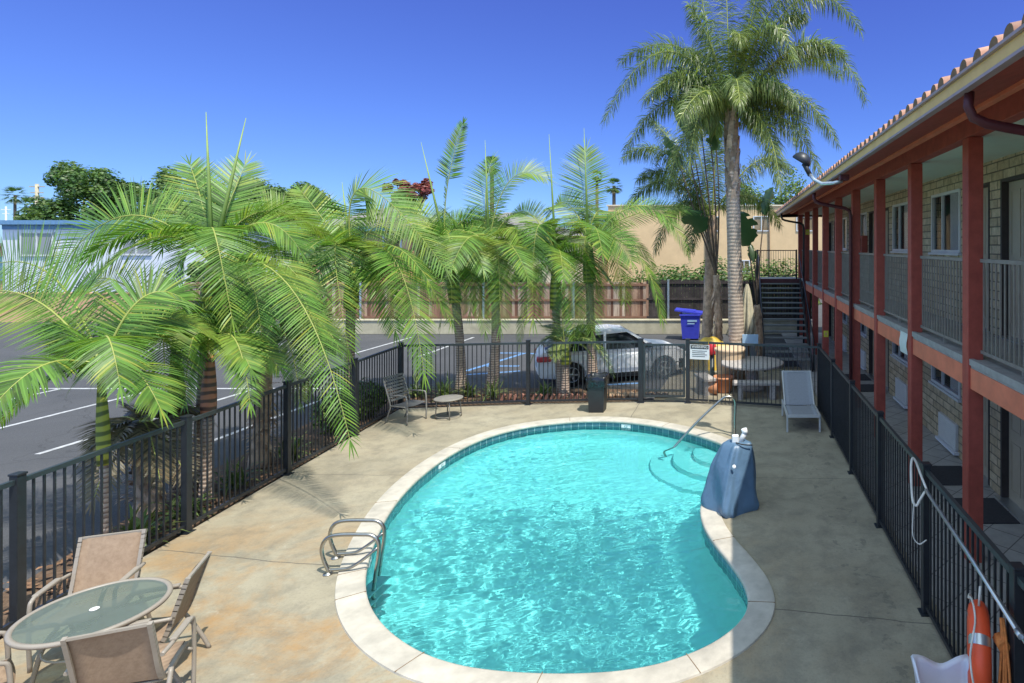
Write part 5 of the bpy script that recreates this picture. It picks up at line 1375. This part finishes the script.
palm('tallest king palm of the left row, with long upright spear leaves', (-8.55,9.6,0), px3(212,262,9.6), .10, M['ring'], M['shaft'], .9,
     [fr((40,305),(115,150),9.5,9.3, roll=1.05, droop=.40, L=.72, n=54), fr((232,318),(205,170),9.2,8.9, droop=.7, L=.62), fr((150,205),(175,195),9.9,10.4, roll=.8, droop=.2, L=.6),
      fr((300,250),(262,190),9.7,9.9, roll=-.5, droop=.5), fr((350,440),(300,225),9.0,8.3, roll=.05, droop=.55, L=.50, n=58, lift=-.15), fr((245,165),(225,210),9.8,10.3, roll=-.4, droop=.15),
      fr((262,340),(250,215),9.3,9.2, roll=-.5, droop=.9), fr((165,330),(175,220),9.3,9.1, droop=.8), fr((285,205),(250,215),10.0,10.6, roll=-.9, droop=.2),
      fr((190,165),(205,205),9.8,10.2, roll=.5, droop=.12), fr((320,340),(290,235),9.5,9.3, roll=.2, droop=.8)],
     M['palm'], 14, fill_el=(.1,1.1), spear=[px3(206,112,9.6), px3(246,118,9.9)], fill=5, fill_len=1.9, L=.58, group=PG)
palm('king palm with orange ringed crownshaft beside the tallest left palm', (-7.98,9.1,0), px3(210,350,9.1), .075, M['ring'], M['shaftred'], .95,
     [fr((250,402),(238,300),8.9,8.6, droop=1.0, L=.42), fr((185,400),(190,300),8.9,8.7, droop=1.0, L=.38), fr((140,350),(170,290),9.3,9.5, roll=.6), fr((275,330),(250,290),9.4,9.8, roll=-.5)],
     M['palm'], 15, fill=2, fill_len=1.2, fill_el=(.2,1), L=.50, group=PG)
palm('thick dark palm trunk behind the fence post with low hanging fronds', (-8.35,10.6,0), px3(268,330,10.9), .13, M['boots'], M['shaft'], .5,
     [fr((300,400),(290,310),10.7,10.6, droop=.9, L=.45), fr((330,300),(300,260),11.2,11.7, roll=-.5), fr((240,260),(252,285),11.2,11.7, roll=.4, droop=.3), fr((340,350),(310,290),10.9,10.8, roll=.2)],
     M['palmdark'], 16, fill_el=(0,.9), fill=5, fill_len=1.5, L=.50, shag=True, group=PG)
palm('king palm at the fence corner with a wide arching yellowish frond', (-8.45,13.2,0), px3(352,262,13.1), .11, M['ring'], M['shaft'], 1.0,
     [fr((445,268),(330,110),13.0,13.3, roll=-.85, droop=.55, L=.85, n=52, w=.045), fr((424,372),(400,200),12.6,12.0, roll=.15, droop=.6, L=.75, n=56, w=.045), fr((348,348),(320,190),12.6,12.2, droop=.8, L=.75, w=.045),
      fr((260,270),(300,200),13.3,13.5, roll=.7, droop=.5, L=.7, w=.045), fr((275,355),(295,230),12.9,12.6, droop=.9, L=.75, w=.045), fr((395,330),(380,240),13.0,12.9, roll=-.3, droop=.8, L=.7, w=.045),
      fr((300,190),(330,225),13.5,14.1, roll=.5, droop=.2, L=.7, w=.045), fr((450,320),(405,230),13.3,13.6, roll=-.2, L=.7, w=.045), fr((310,385),(310,260),12.8,12.4, droop=1.1, L=.7, w=.045)],
     M['palm'], 17, spear=[px3(342,182,13.3)], fill_el=(.2,1.1), fill=5, fill_len=2.4, L=.65, group=PG)
# --- far row, behind the far fence ---
palm('leaning king palm left of the far row with a tall dark unopened frond', (-7.05,15.6,0), px3(446,248,15.5), .12, M['ring'], M['shaft'], 1.2,
     [fr((463,124),(440,190),15.6,15.7, roll=1.25, droop=.1, L=.36, n=34, start=.35, w=.055), fr((398,205),(425,215),15.7,16.0, roll=.7, droop=.4), fr((372,290),(405,190),15.4,15.2, droop=.9, L=.7), fr((505,290),(478,200),15.4,15.2, roll=-.3, droop=.9, L=.7),
      fr((452,318),(450,200),15.1,14.8, droop=.8, L=.7), fr((410,320),(420,230),15.2,15.0, droop=1.0), fr((485,330),(470,240),15.2,15.0, droop=1.0), fr((520,235),(480,215),15.8,16.3, roll=-.6, droop=.4)],
     M['palm'], 21, spear=[px3(421,142,15.6)], fill=7, fill_len=2.1, fill_el=(-.1,1.15), L=.62, lean=(.25,0,-.1), group=PG)
palm('king palm second from the left in the far row with pale curved trunk', (-6.35,15.75,0), px3(489,250,15.8), .13, M['ring'], M['shaft'], 1.3,
     [fr((492,160),(480,190),15.9,16.3, roll=.0, droop=.35, L=.6), fr((546,178),(500,150),15.8,16.0, roll=-.8, droop=.5, L=.65), fr((440,330),(455,200),15.5,15.3, droop=1.0, L=.7), fr((535,290),(520,190),15.5,15.4, roll=-.2, droop=.9, L=.7),
      fr((500,325),(500,210),15.3,14.9, droop=1.0, L=.7), fr((470,310),(475,230),15.4,15.2, droop=1.0, L=.7), fr((425,240),(460,195),16.0,16.4, roll=.7)],
     M['palm'], 22, spear=[px3(485,140,15.8)], fill=7, fill_len=2.1, fill_el=(-.1,1.15), L=.62, lean=(.35,0,0), group=PG)
palm('king palm third in the far row with a broad fan hanging in front', (-4.42,15.7,0), px3(556,262,15.9), .12, M['ring'], M['shaft'], 1.1,
     [fr((533,318),(530,165),15.4,15.0, droop=.7, L=.85, w=.045), fr((500,300),(520,215),15.6,15.5, droop=.9), fr((505,225),(530,185),16.0,16.3, roll=.6, droop=.4), fr((600,300),(585,210),15.7,15.7, droop=.9, L=.7), fr((575,340),(570,240),15.5,15.2, droop=1.0), fr((520,340),(530,250),15.5,15.3, droop=1.1)],
     M['palm'], 23, spear=[px3(549,134,16)], fill=7, fill_len=2.1, fill_el=(-.1,1.15), L=.62, lean=(-.15,0,0), group=PG)
palm('king palm at the right end of the far row, its fronds reaching right', (-3.75,16.2,0), px3(588,240,16.2), .13, M['ring'], M['shaft'], 1.1,
     [fr((586,150),(584,190),16.2,16.6, roll=.0, droop=.35, L=.75, n=46, start=.3), fr((686,250),(650,165),16.1,16.2, roll=-.45, droop=.7, L=.8, w=.04), fr((662,318),(645,225),15.9,15.6, roll=.2, droop=.7, L=.75, n=50, w=.04),
      fr((690,210),(640,200),16.6,17.3, roll=-.6, droop=.6, L=.7), fr((550,215),(565,180),16.3,16.7, roll=.7, droop=.3), fr((592,330),(580,220),15.8,15.3, droop=.9, L=.8), fr((540,300),(560,220),16.0,15.8, droop=.9, L=.7), fr((625,300),(615,230),16.0,15.8, droop=.9, L=.75), fr((535,260),(560,210),16.4,16.8, roll=.5)],
     M['palm'], 24, spear=[px3(584,128,16.2)], fill=7, fill_len=2.1, fill_el=(-.1,1.15), L=.65, group=PG)
palm('short young palm with low dark fronds in front of the white car', (-4.30,15.45,0), px3(566,345,15.4), .11, M['ring'], M['shaft'], .4,
     [fr((530,365),(545,320),15.3,15.2, droop=.8), fr((612,372),(590,320),15.3,15.1, droop=.8), fr((562,300),(562,320),15.5,15.7, droop=.3), fr((590,325),(580,325),15.6,16), fr((545,325),(555,325),15.6,15.9)],
     M['palmdark'], 25, fill=4, fill_len=.9, L=.36, group=PG, nl=26)

# --- big queen palm ---
def queen(label, base, crown, tr, fronds, seed, trunk_m, boots=True, L=.90, n=230, top_len=2.6, leafm='queen', fill=0):
    rng = random.Random(seed); base = Vector(base); crown = Vector(crown)
    t = thing('queen_palm', label, 'palm tree', base); mid = (base+crown)/2
    N_ = 20; pts = [bez([base, mid, crown], i/N_) for i in range(N_+1)]; rs = [tr*(1.15-.25*i/N_)*(1+.02*math.sin(i*1.7)) for i in range(N_+1)]
    mb = MB(); mb.tube(pts, rs, 16); mb.build('trunk', trunk_m, t)
    if boots:
        mb = MB()
        for k in range(46):
            z = crown.z-top_len+top_len*(k/46)**.9; u = (z-base.z)/(crown.z-base.z); p = base+(crown-base)*u; a = k*2.4
            o_ = Vector((math.cos(a), math.sin(a), 0)); q = p+o_*tr*.85; wv = Vector((-o_.y, o_.x, 0))
            mb.add([tuple(q-wv*.11-UP*.22), tuple(q+wv*.11-UP*.22), tuple(q+wv*.05+o_*.07+UP*rng.uniform(.12,.35)), tuple(q-wv*.05+o_*.07+UP*rng.uniform(.12,.3)), tuple(p-UP*.1), tuple(p+UP*.2)], [(0,1,2,3),(1,0,4),(3,2,5)])
        mb.build('leaf_bases', M['boots'], t)
    leaf, stem = MB(), MB()
    for f in fronds:
        P = [crown-UP*rng.uniform(0,.25)]+[Vector(p) for p in f['p']]
        frond(leaf, stem, P, nl=f.get('n', n), L=f.get('L', L), wd=.021, roll=f.get('roll', 0), lift=0, plume=1.3, droop=f.get('droop', 1.9), start=.10, rng=rng, sr=.03, fwd=.3, segs=3)
    for k in range(fill):
        a = 2.4*k; h = Vector((math.cos(a), math.sin(a), 0)); e = rng.uniform(-.2,1.0); ll = rng.uniform(2.3,3.0)
        P = [crown, crown+h*ll*.5+UP*ll*(.30+.5*e), crown+h*ll*(1-.2*e)+UP*ll*(e*.5-.3)]
        frond(leaf, stem, P, nl=n, L=L, wd=.021, lift=0, plume=1.3, droop=1.9, start=.12, rng=rng, sr=.03)
    leaf.build('crown', M[leafm], t); stem.build('frond_stems', M['rachis'], t)
    return t, crown
qD = 17.6
cq = px3(731, 112, qD)
qf = [((604,122),(665,-15),17.3,17.0),((625,150),(672,60),17.4,17.0),((622,60),(690,10),18.3,18.9),((866,100),(820,-20),17.4,17.2),((838,145),(800,60),17.2,17.0),((860,30),(800,-70),17.9,18.3),
      ((700,-30),(700,20),17.6,17.7),((725,-40),(728,30),17.8,18.2),((775,-60),(750,0),17.7,17.9),((820,175),(790,90),17.4,17.1),((810,-10),(770,-30),17.4,16.9),
      ((668,185),(690,90),17.2,16.7),((780,185),(770,95),17.1,16.4),((840,75),(790,20),18.5,19.6),((690,60),(700,30),18.3,19.4),((645,100),(680,50),17.3,16.6),((795,60),(765,-30),16.9,16.2),((740,40),(738,10),17.0,16.4),((765,-25),(745,40),17.3,17.0),((805,15),(775,10),17.4,17.2),((690,5),(715,40),17.3,17.0),((845,55),(800,10),17.2,16.9),((690,160),(700,70),16.9,16.1)]
queen('towering queen palm with ringed grey trunk and huge feathery crown beside the stairs', (.16,qD,-.03), cq, .205, [dict(p=[px3(m_[0],m_[1],d1), px3(c_[0],c_[1],d2)]) for c_, m_, d1, d2 in qf], 31, M['ringbig'], fill=9)
cq2 = px3(712, 215, 20.5)
qf2 = [((623,158),(665,120),20.3,20.2),((628,205),(665,150),20.3,20.0),((655,250),(680,170),20.2,19.8),((790,170),(760,130),20.8,21.2),((690,120),(700,150),20.8,21.3),((650,120),(680,140),21,21.6),((780,225),(750,170),20.6,20.7),((720,130),(715,150),20.5,20.6),((690,250),(697,190),20.2,19.8),((638,180),(670,150),20.6,20.8)]
queen('lower greyish queen palm leaning behind the big palm', px3(706,330,20.5)-Vector((0,0,px3(706,330,20.5).z+.04)), cq2, .17, [dict(p=[px3(m_[0],m_[1],d1), px3(c_[0],c_[1],d2)]) for c_, m_, d1, d2 in qf2], 32, M['boots'], boots=False)

# --- giant bird of paradise ---
def paddle(mb, st, P, L, W, ang, rng):
    P = [Vector(p) for p in P]; pts = [bez(P, i/10) for i in range(11)]; st.tube(pts, [.035*(1-.5*i/10) for i in range(11)], 6, cap=False)
    T = (pts[-1]-pts[-2]).normalized(); tip = pts[-1]; S = Vector((math.cos(ang), math.sin(ang), 0)); S = (S-T*S.dot(T)).normalized(); Nn = T.cross(S)
    o = len(mb.v); n_ = 14; q = tip.copy(); d = T.copy()
    for i in range(n_+1):
        u = i/n_; w_ = W*.5*(math.sin(math.pi*min(1, u*.93+.07))**.6)
        cut = rng.choice((1.0, .95, .9, .62, .8))
        for k, sx_ in enumerate((-1,-.5,0,.5,1)): 
            r_ = q+S*(w_*sx_*(cut if abs(sx_) == 1 else 1))+Nn*(abs(sx_)*W*.10); mb.v.append(tuple(r_))
        d = (d+UP*(-.06)).normalized(); q = q+d*(L/n_)
    for i in range(n_):
        for k in range(4):
            if rng.random() < .16 and k in (0,3): continue
            a = o+i*5+k; mb.f.append((a,a+1,a+6,a+5)); mb.m.append(0); mb.smooth.append(True)
def strelitzia(label, base, top, leaves, seed):
    rng = random.Random(seed); t = thing('bird_of_paradise_tree', label, 'tree', base); base = Vector(base); top = Vector(top)
    mb = MB(); mb.tube([base, (base+top)/2+Vector((.05,0,0)), top], [.14,.13,.10], 10)
    for k in range(60):
        u = rng.uniform(.3,1); p = base+(top-base)*u; a = rng.uniform(0,6.28); o_ = Vector((math.cos(a), math.sin(a),0)); leaflet(mb, p+o_*.10, (o_*.4-UP).normalized(), Vector((-o_.y,o_.x,0)), .35, .07, .1)
    mb.build('trunk', M['boots'], t); leaf, st_ = MB(), MB()
    for (m_, c_, d1, d2, L, W, ang) in leaves: paddle(leaf, st_, [top, px3(m_[0],m_[1],d1), px3(c_[0],c_[1],d2)], L, W, ang, rng)
    leaf.build('crown', M['bananaleaf'], t); st_.build('leaf_stalks', M['bark'], t)
strelitzia('bird of paradise tree left of the big palm trunk with one broad dark paddle leaf', (-.45,19.6,-.04), px3(716,275,19.6), [((712,250),(703,232),19.4,19.2,-.0+1.0,.85,.2),((722,200),(716,150),19.6,19.6,1.5,.7,.3),((700,190),(692,140),19.6,19.7,1.4,.65,-.2),((694,185),(684,128),19.7,19.9,1.2,.6,.9),((708,180),(698,108),19.8,20.1,1.2,.6,-.8),((690,200),(680,165),19.8,20,1.2,.6,.5),((718,170),(705,110),19.9,20,1.3,.7,.2)], 41)
strelitzia('bird of paradise tree right of the big palm trunk with a large torn round leaf', (.95,19.9,-.04), px3(757,305,19.8), [((752,270),(748,246),19.6,19.4,1.25,.95,.1),((760,240),(765,215),20,20.3,1.2,.6,.8),((758,290),(754,262),20,20.2,.7,.35,.2)], 42)

# --- leafy trees ---
def leafy(label, name, base, h, rx, ry, rz, nlob, nleaf, ls, mat, seed, trunk=.25, group=None):
    rng = random.Random(seed); base = Vector(base); t = thing(name, label, 'tree', base, 0, group)
    cz = base.z+h-rz; c = Vector((base.x, base.y, cz)); mb = MB()
    lobes = []
    for k in range(nlob):
        a = rng.uniform(0, 6.28); r_ = rng.uniform(.1,.8)**.5; z = rng.uniform(-.65,.85); k_ = math.sqrt(max(0,1-z*z*.8))
        lobes.append((c+Vector((rx*r_*math.cos(a)*k_, ry*r_*math.sin(a)*k_, rz*z)), rng.uniform(.20,.38)*min(rx, rz*1.3)))
    tk = MB(); tk.tube([base, base+UP*h*.25+Vector((.1,0,0)), c], [trunk, trunk*.8, trunk*.4], 8)
    for lc, lr in lobes[::2]: tk.tube([base+UP*h*.3, (base+UP*h*.35+lc)/2+Vector((0,0,-.1)), lc], [trunk*.4, trunk*.25, trunk*.1], 5)
    tk.build('trunk', M['bark'], t)
    for i in range(nleaf):
        lc, lr = lobes[rng.randrange(nlob)]
        d = Vector((rng.gauss(0,1), rng.gauss(0,1), rng.gauss(0,1))).normalized(); p = lc+d*lr*rng.uniform(.55,1.1)
        n_ = (d+Vector((rng.uniform(-.7,.7), rng.uniform(-.7,.7), rng.uniform(-.2,.9)))).normalized(); a = n_.cross(UP)
        if a.length < .1: a = Vector((1,0,0))
        a.normalize(); b_ = n_.cross(a); s_ = ls*rng.uniform(.6,1.3)
        mb.add([tuple(p-a*s_*.5), tuple(p-b_*s_*.35), tuple(p+a*s_*.5), tuple(p+b_*s_*.35)], [(0,1,2,3)])
    mb.build('crown', mat, t); return t
TG = 'far trees behind the white building'
def tree_px(label, x, ytop, w, D, mat, seed, name='leafy_tree', ybot=None, nleaf=11000, ls=.30, group=TG, nlob=26, rzk=.42):
    h = px3(x, ytop, D).z; X = (x-VX)*D/F; rx = w*D/F/2; rz = min(h*rzk, rx*1.1) if ybot is None else (ybot-ytop)*D/F/2
    return leafy(label, name, (X, D, -.06), h, rx, rx*.8, rz, nlob, nleaf, ls, mat, seed, group=group)
tree_px('dark green leafy tree behind the roof, tallest clump at far left', 84, 166, 72, 62, M['treeleaf'], 51, ybot=235)
tree_px('dark green leafy tree behind the roof, right half of the far left clump', 116, 178, 46, 63, M['treeleaf'], 52, ybot=238)
tree_px('low green tree at the left end of the far left clump', 50, 198, 50, 61, M['treeleaf'], 59, ybot=236, nleaf=3000)
tree_px('dark green tree behind the tallest left palm', 185, 166, 80, 58, M['treeleaf'], 53, ybot=236)
tree_px('dark green tree showing right of the tall spear leaves', 262, 178, 75, 58, M['treeleaf'], 54, ybot=235)
tree_px('dark green tree between the house and the left palms', 310, 186, 60, 60, M['treeleaf'], 55, ybot=235)
tree_px('dark red leaved tree behind the middle palms', 410, 179, 50, 60, M['redleaf'], 56, ybot=202, nleaf=3000, ls=.35)
tree_px('green tree under the red leaved tree', 405, 193, 30, 59, M['treeleaf2'], 57, ybot=216, nleaf=2000, ls=.35)
tree_px('bright green tree behind the tan building, right of the big palm', 768, 172, 90, 66, M['treeleaf2'], 58, ybot=240, nleaf=5000)
tree_px('dark green tree between the cream house and the tan building', 525, 236, 70, 40, M['treeleaf'], 60, ybot=292, nleaf=3500, ls=.3)
tree_px('dark bushy tree behind the wooden fence at centre left', 470, 240, 110, 36, M['treeleaf'], 61, ybot=300, nleaf=5000, ls=.28)
tree_px('dark bushy tree behind the left palms and the wooden fence', 330, 245, 120, 35, M['treeleaf'], 62, ybot=300, nleaf=4500, ls=.28)
tree_px('dark bushy tree behind the wooden fence at far left', 215, 262, 90, 35, M['treeleaf'], 63, ybot=310, nleaf=3500, ls=.28)
# small far palms
def far_palm(label, x, y, D, seed, r=1.6):
    rng = random.Random(seed); c = px3(x, y, D); base = Vector((c.x, D, -.06)); t = thing('fan_palm', label, 'palm tree', base, 0, 'distant fan palms')
    mb = MB(); mb.tube([base, c], [.28,.2], 6); mb.build('trunk', M['bark'], t); leaf = MB()
    for k in range(60):
        a = rng.uniform(0,6.28); e = rng.uniform(-.9,1.3); d = Vector((math.cos(a)*math.cos(e), math.sin(a)*math.cos(e), math.sin(e)))
        q = c+d*r*.5; s_ = d.cross(UP).normalized(); up_ = s_.cross(d)
        for j in range(-4,5):
            dd = (d+s_*j*.2).normalized(); w_ = s_*.05; p1 = q+dd*r*.55-UP*.25*r*.4; leaf.add([tuple(q-w_), tuple(q+w_), tuple(p1+w_*.2), tuple(p1-w_*.2)], [(0,1,2,3)])
    leaf.build('crown', M['treeleaf'], t)
far_palm('tiny distant fan palm with bare trunk at the far left', 15, 195, 110, 1, 2.0); far_palm('tiny distant fan palm beside the utility pole', 31, 206, 100, 2, 1.9)
far_palm('distant fan palm top between the second and third far palms', 492, 166, 70, 3, 1.3); far_palm('distant fan palm top left of the big palm', 614, 186, 70, 4, 1.1); far_palm('distant fan palm top between the last two far palms', 597, 176, 85, 5, .9)
t = thing('utility_pole', 'distant wooden utility pole with cross arms at the far left', 'utility pole', (px3(37,200,90).x, 90, -.06))
c_ = px3(37,184,90); mb = MB(); mb.tube([(c_.x,90,-.06),(c_.x,90,c_.z)], .22, 8); mb.build('pole', M['block'], t)
mb = MB()
for dz, hw in ((-.4,1.1),(-1.3,.9),(-2.0,1.0)): mb.box(c_.x-hw, c_.x+hw, 89.9, 90.1, c_.z+dz-.07, c_.z+dz+.07)
mb.build('cross_arms', M['block'], t)
t = thing('antenna_mast', 'thin white antenna mast at the far left', 'antenna', (px3(6,215,90).x, 90, -.06)); c_ = px3(6,210,90)
mb = MB(); mb.tube([(c_.x,90,-.06),(c_.x,90,c_.z+.5)], .10, 6); mb.box(c_.x-.7,c_.x+.7,89.95,90.05,c_.z,c_.z+.12); mb.box(c_.x-.5,c_.x+.5,89.95,90.05,c_.z-.6,c_.z-.48); mb.build('mast', M['white'], t)

# hedges behind the dark fence
def bush(name, label, c, rx, ry, rz, n_, ls, mat, seed, group=None):
    rng = random.Random(seed); c = Vector(c); t = thing(name, label, 'shrub', c, 0, group); mb = MB()
    tk = MB()
    for k in range(5): a = rng.uniform(0,6.28); tk.tube([c, c+Vector((math.cos(a)*rx*.5, math.sin(a)*ry*.5, rz*1.2))], [.03,.01], 5)
    tk.build('stems', M['bark'], t)
    for i in range(n_):
        d = Vector((rng.gauss(0,1), rng.gauss(0,1), rng.gauss(0,1))).normalized(); k_ = rng.uniform(.6,1.05)*(1+.18*noise.noise(d*2.5+Vector((seed,0,0))))
        p = c+Vector((d.x*rx*k_, d.y*ry*k_, rz+d.z*rz*k_)); 
        if p.z < c.z-.02: continue
        n2 = (d+Vector((rng.uniform(-.7,.7), rng.uniform(-.7,.7), rng.uniform(-.2,.9)))).normalized(); a = n2.cross(UP)
        if a.length < .1: a = Vector((1,0,0))
        a.normalize(); b_ = n2.cross(a); s_ = ls*rng.uniform(.6,1.3)
        mb.add([tuple(p-a*s_*.5), tuple(p-b_*s_*.35), tuple(p+a*s_*.5), tuple(p+b_*s_*.35)], [(0,1,2,3)])
    mb.build('foliage', mat, t); return t
HG = 'bushes growing behind the dark fence'
bush('hedge_bush', 'dark rounded bush over the dark fence, leftmost of the three', (-2.6,28.6,-.06), 1.3, .9, 1.50, 3000, .16, M['treeleaf'], 1, HG)
bush('hedge_bush', 'dark pointed bush over the dark fence, in the middle of the three', (-.9,28.8,-.06), 1.1, .9, 1.70, 3000, .16, M['treeleaf'], 2, HG)
bush('hedge_bush', 'yellow green trimmed hedge glowing behind the dark bushes', (-3.2,33,-.06), 4.0, .8, 1.42, 5000, .16, M['treeleaf2'], 3, HG)
bush('hedge_bush', 'bright green hedge behind the stair landing', (2.2,31.0,-.06), 2.6, .9, 1.65, 6000, .16, M['treeleaf2'], 4, HG)
bush('hedge_bush', 'dark bush beside the big palm trunk above the fence', (.55,28.9,-.06), 1.0, .8, 1.40, 2500, .16, M['treeleaf'], 6, HG)

# strappy plants in the planter beds
def clump(name, label, c, n_, L, wd, mat, seed, group, el=(.5,1.4), flower=None):
    rng = random.Random(seed); c = Vector(c); t = thing(name, label, 'plant', c, 0, group); mb = MB()
    for k in range(n_):
        a = rng.uniform(0,6.28); e = rng.uniform(*el); d = Vector((math.cos(a)*math.cos(e), math.sin(a)*math.cos(e), math.sin(e))); s_ = d.cross(UP).normalized()
        p = c+Vector((rng.uniform(-.12,.12), rng.uniform(-.12,.12), rng.uniform(0,.12)))
        leaflet(mb, p, d, s_, L*rng.uniform(.6,1.1), wd, rng.uniform(.4,1.4))
    mb.build('foliage', mat, t)
    return t
SG = 'strappy plants in the planter beds'
sp = [(445,398,'strappy green plant behind the side table'),(418,402,'dark bushy plant behind the strap chair'),(492,400,'spiky plant between the two left trunks of the far row'),(545,402,'young lily plant left of the young palm by the far fence post'),(598,398,'strappy plant hidden behind the black bin'),(470,402,'low green plant at the foot of the curved palm trunk')]
for i, (x, y, lab) in enumerate(sp):
    g_ = gpix(x, y, 0); D_ = 15.25+.25*(i % 2); clump('strappy_plant', lab, ((x-VX)*D_/F, D_, 0), 60 if i < 2 else 34, .62 if i < 3 else .5, .045, M['shrubleaf'], 70+i, SG, el=(.35,1.45))
for i, (y, lab) in enumerate(((8.6,'small leafy plant inside the left fence by the orange shafted palm'),(9.6,'leafy plant in the left bed before the fence post'),(10.9,'leafy plant in the left bed under the long frond'),(12.6,'dense dark bush in the left bed by the strap chair'),(13.6,'dense dark bush with a red bloom at the fence corner'),(7.9,'low plant at the foot of the shaggy palm'))):
    x = FX(y)-.40
    if i in (3,4): bush('leafy_bush', lab, (x-.1, y, 0), .45, .5, .42, 1500, .10, M['treeleaf'], 80+i, 'bushes in the left bed')
    else: clump('leafy_plant', lab, (x, y, 0), 46, .5, .05, M['shrubleaf'], 80+i, 'leafy plants in the left bed', el=(.2,1.4))
# litter of dry leaves and edging bricks
mb = MB(); rng = random.Random(5)
for k in range(700):
    if k % 3: y = rng.uniform(3,14.3); x = FX(y)-rng.uniform(.05,1.1)
    else: x = rng.uniform(-9,-2.5); y = 14.9+(x+8)*.03+rng.uniform(.1,1.1)
    a = rng.uniform(0,6.28); s_ = rng.uniform(.04,.10); z = .012+rng.uniform(0,.03); dx, dy = math.cos(a)*s_, math.sin(a)*s_
    mb.add([(x-dx,y-dy,z),(x+dy*.5,y-dx*.5,z+.01),(x+dx,y+dy,z+.005),(x-dy*.5,y+dx*.5,z+.012)], [(0,1,2,3)])
o = mb.build('leaf_litter', plain('dry_leaf', (.20,.11,.06), .9, var=.4, rnd=.6)); tag(o, 'dry reddish leaves scattered over the planter beds', 'leaf litter', kind='stuff')
t = thing('brick_edging', 'row of tilted red edging bricks in the bed behind the far fence', 'edging', (-5.2, 15.1, 0)); mb = MB()
for k in range(15):
    x = -5.8+k*.155; y = 15.12+(.03 if k % 2 else 0)
    mb.bar((x,y,.02),(x+.07,y,.16), .10, .07, up=(1,0,0))
mb.build('bricks', M['brick'], t)
t = thing('stone_edging', 'row of pale rounded stones along the bed right of the black bin', 'edging', (-2.6, 15.7, 0)); mb = MB(); rng = random.Random(8)
for k in range(9):
    x = -3.1+k*.17; y = 15.45+.05*rng.random()
    mb.lathe([(.0,0),(.08,.02),(.10,.07),(.06,.13),(0,.15)], (x,y,-.01), 8)
mb.build('stones', plain('pale_edging_stone', (.50,.34,.22), .85, var=.4, vscale=5), t)
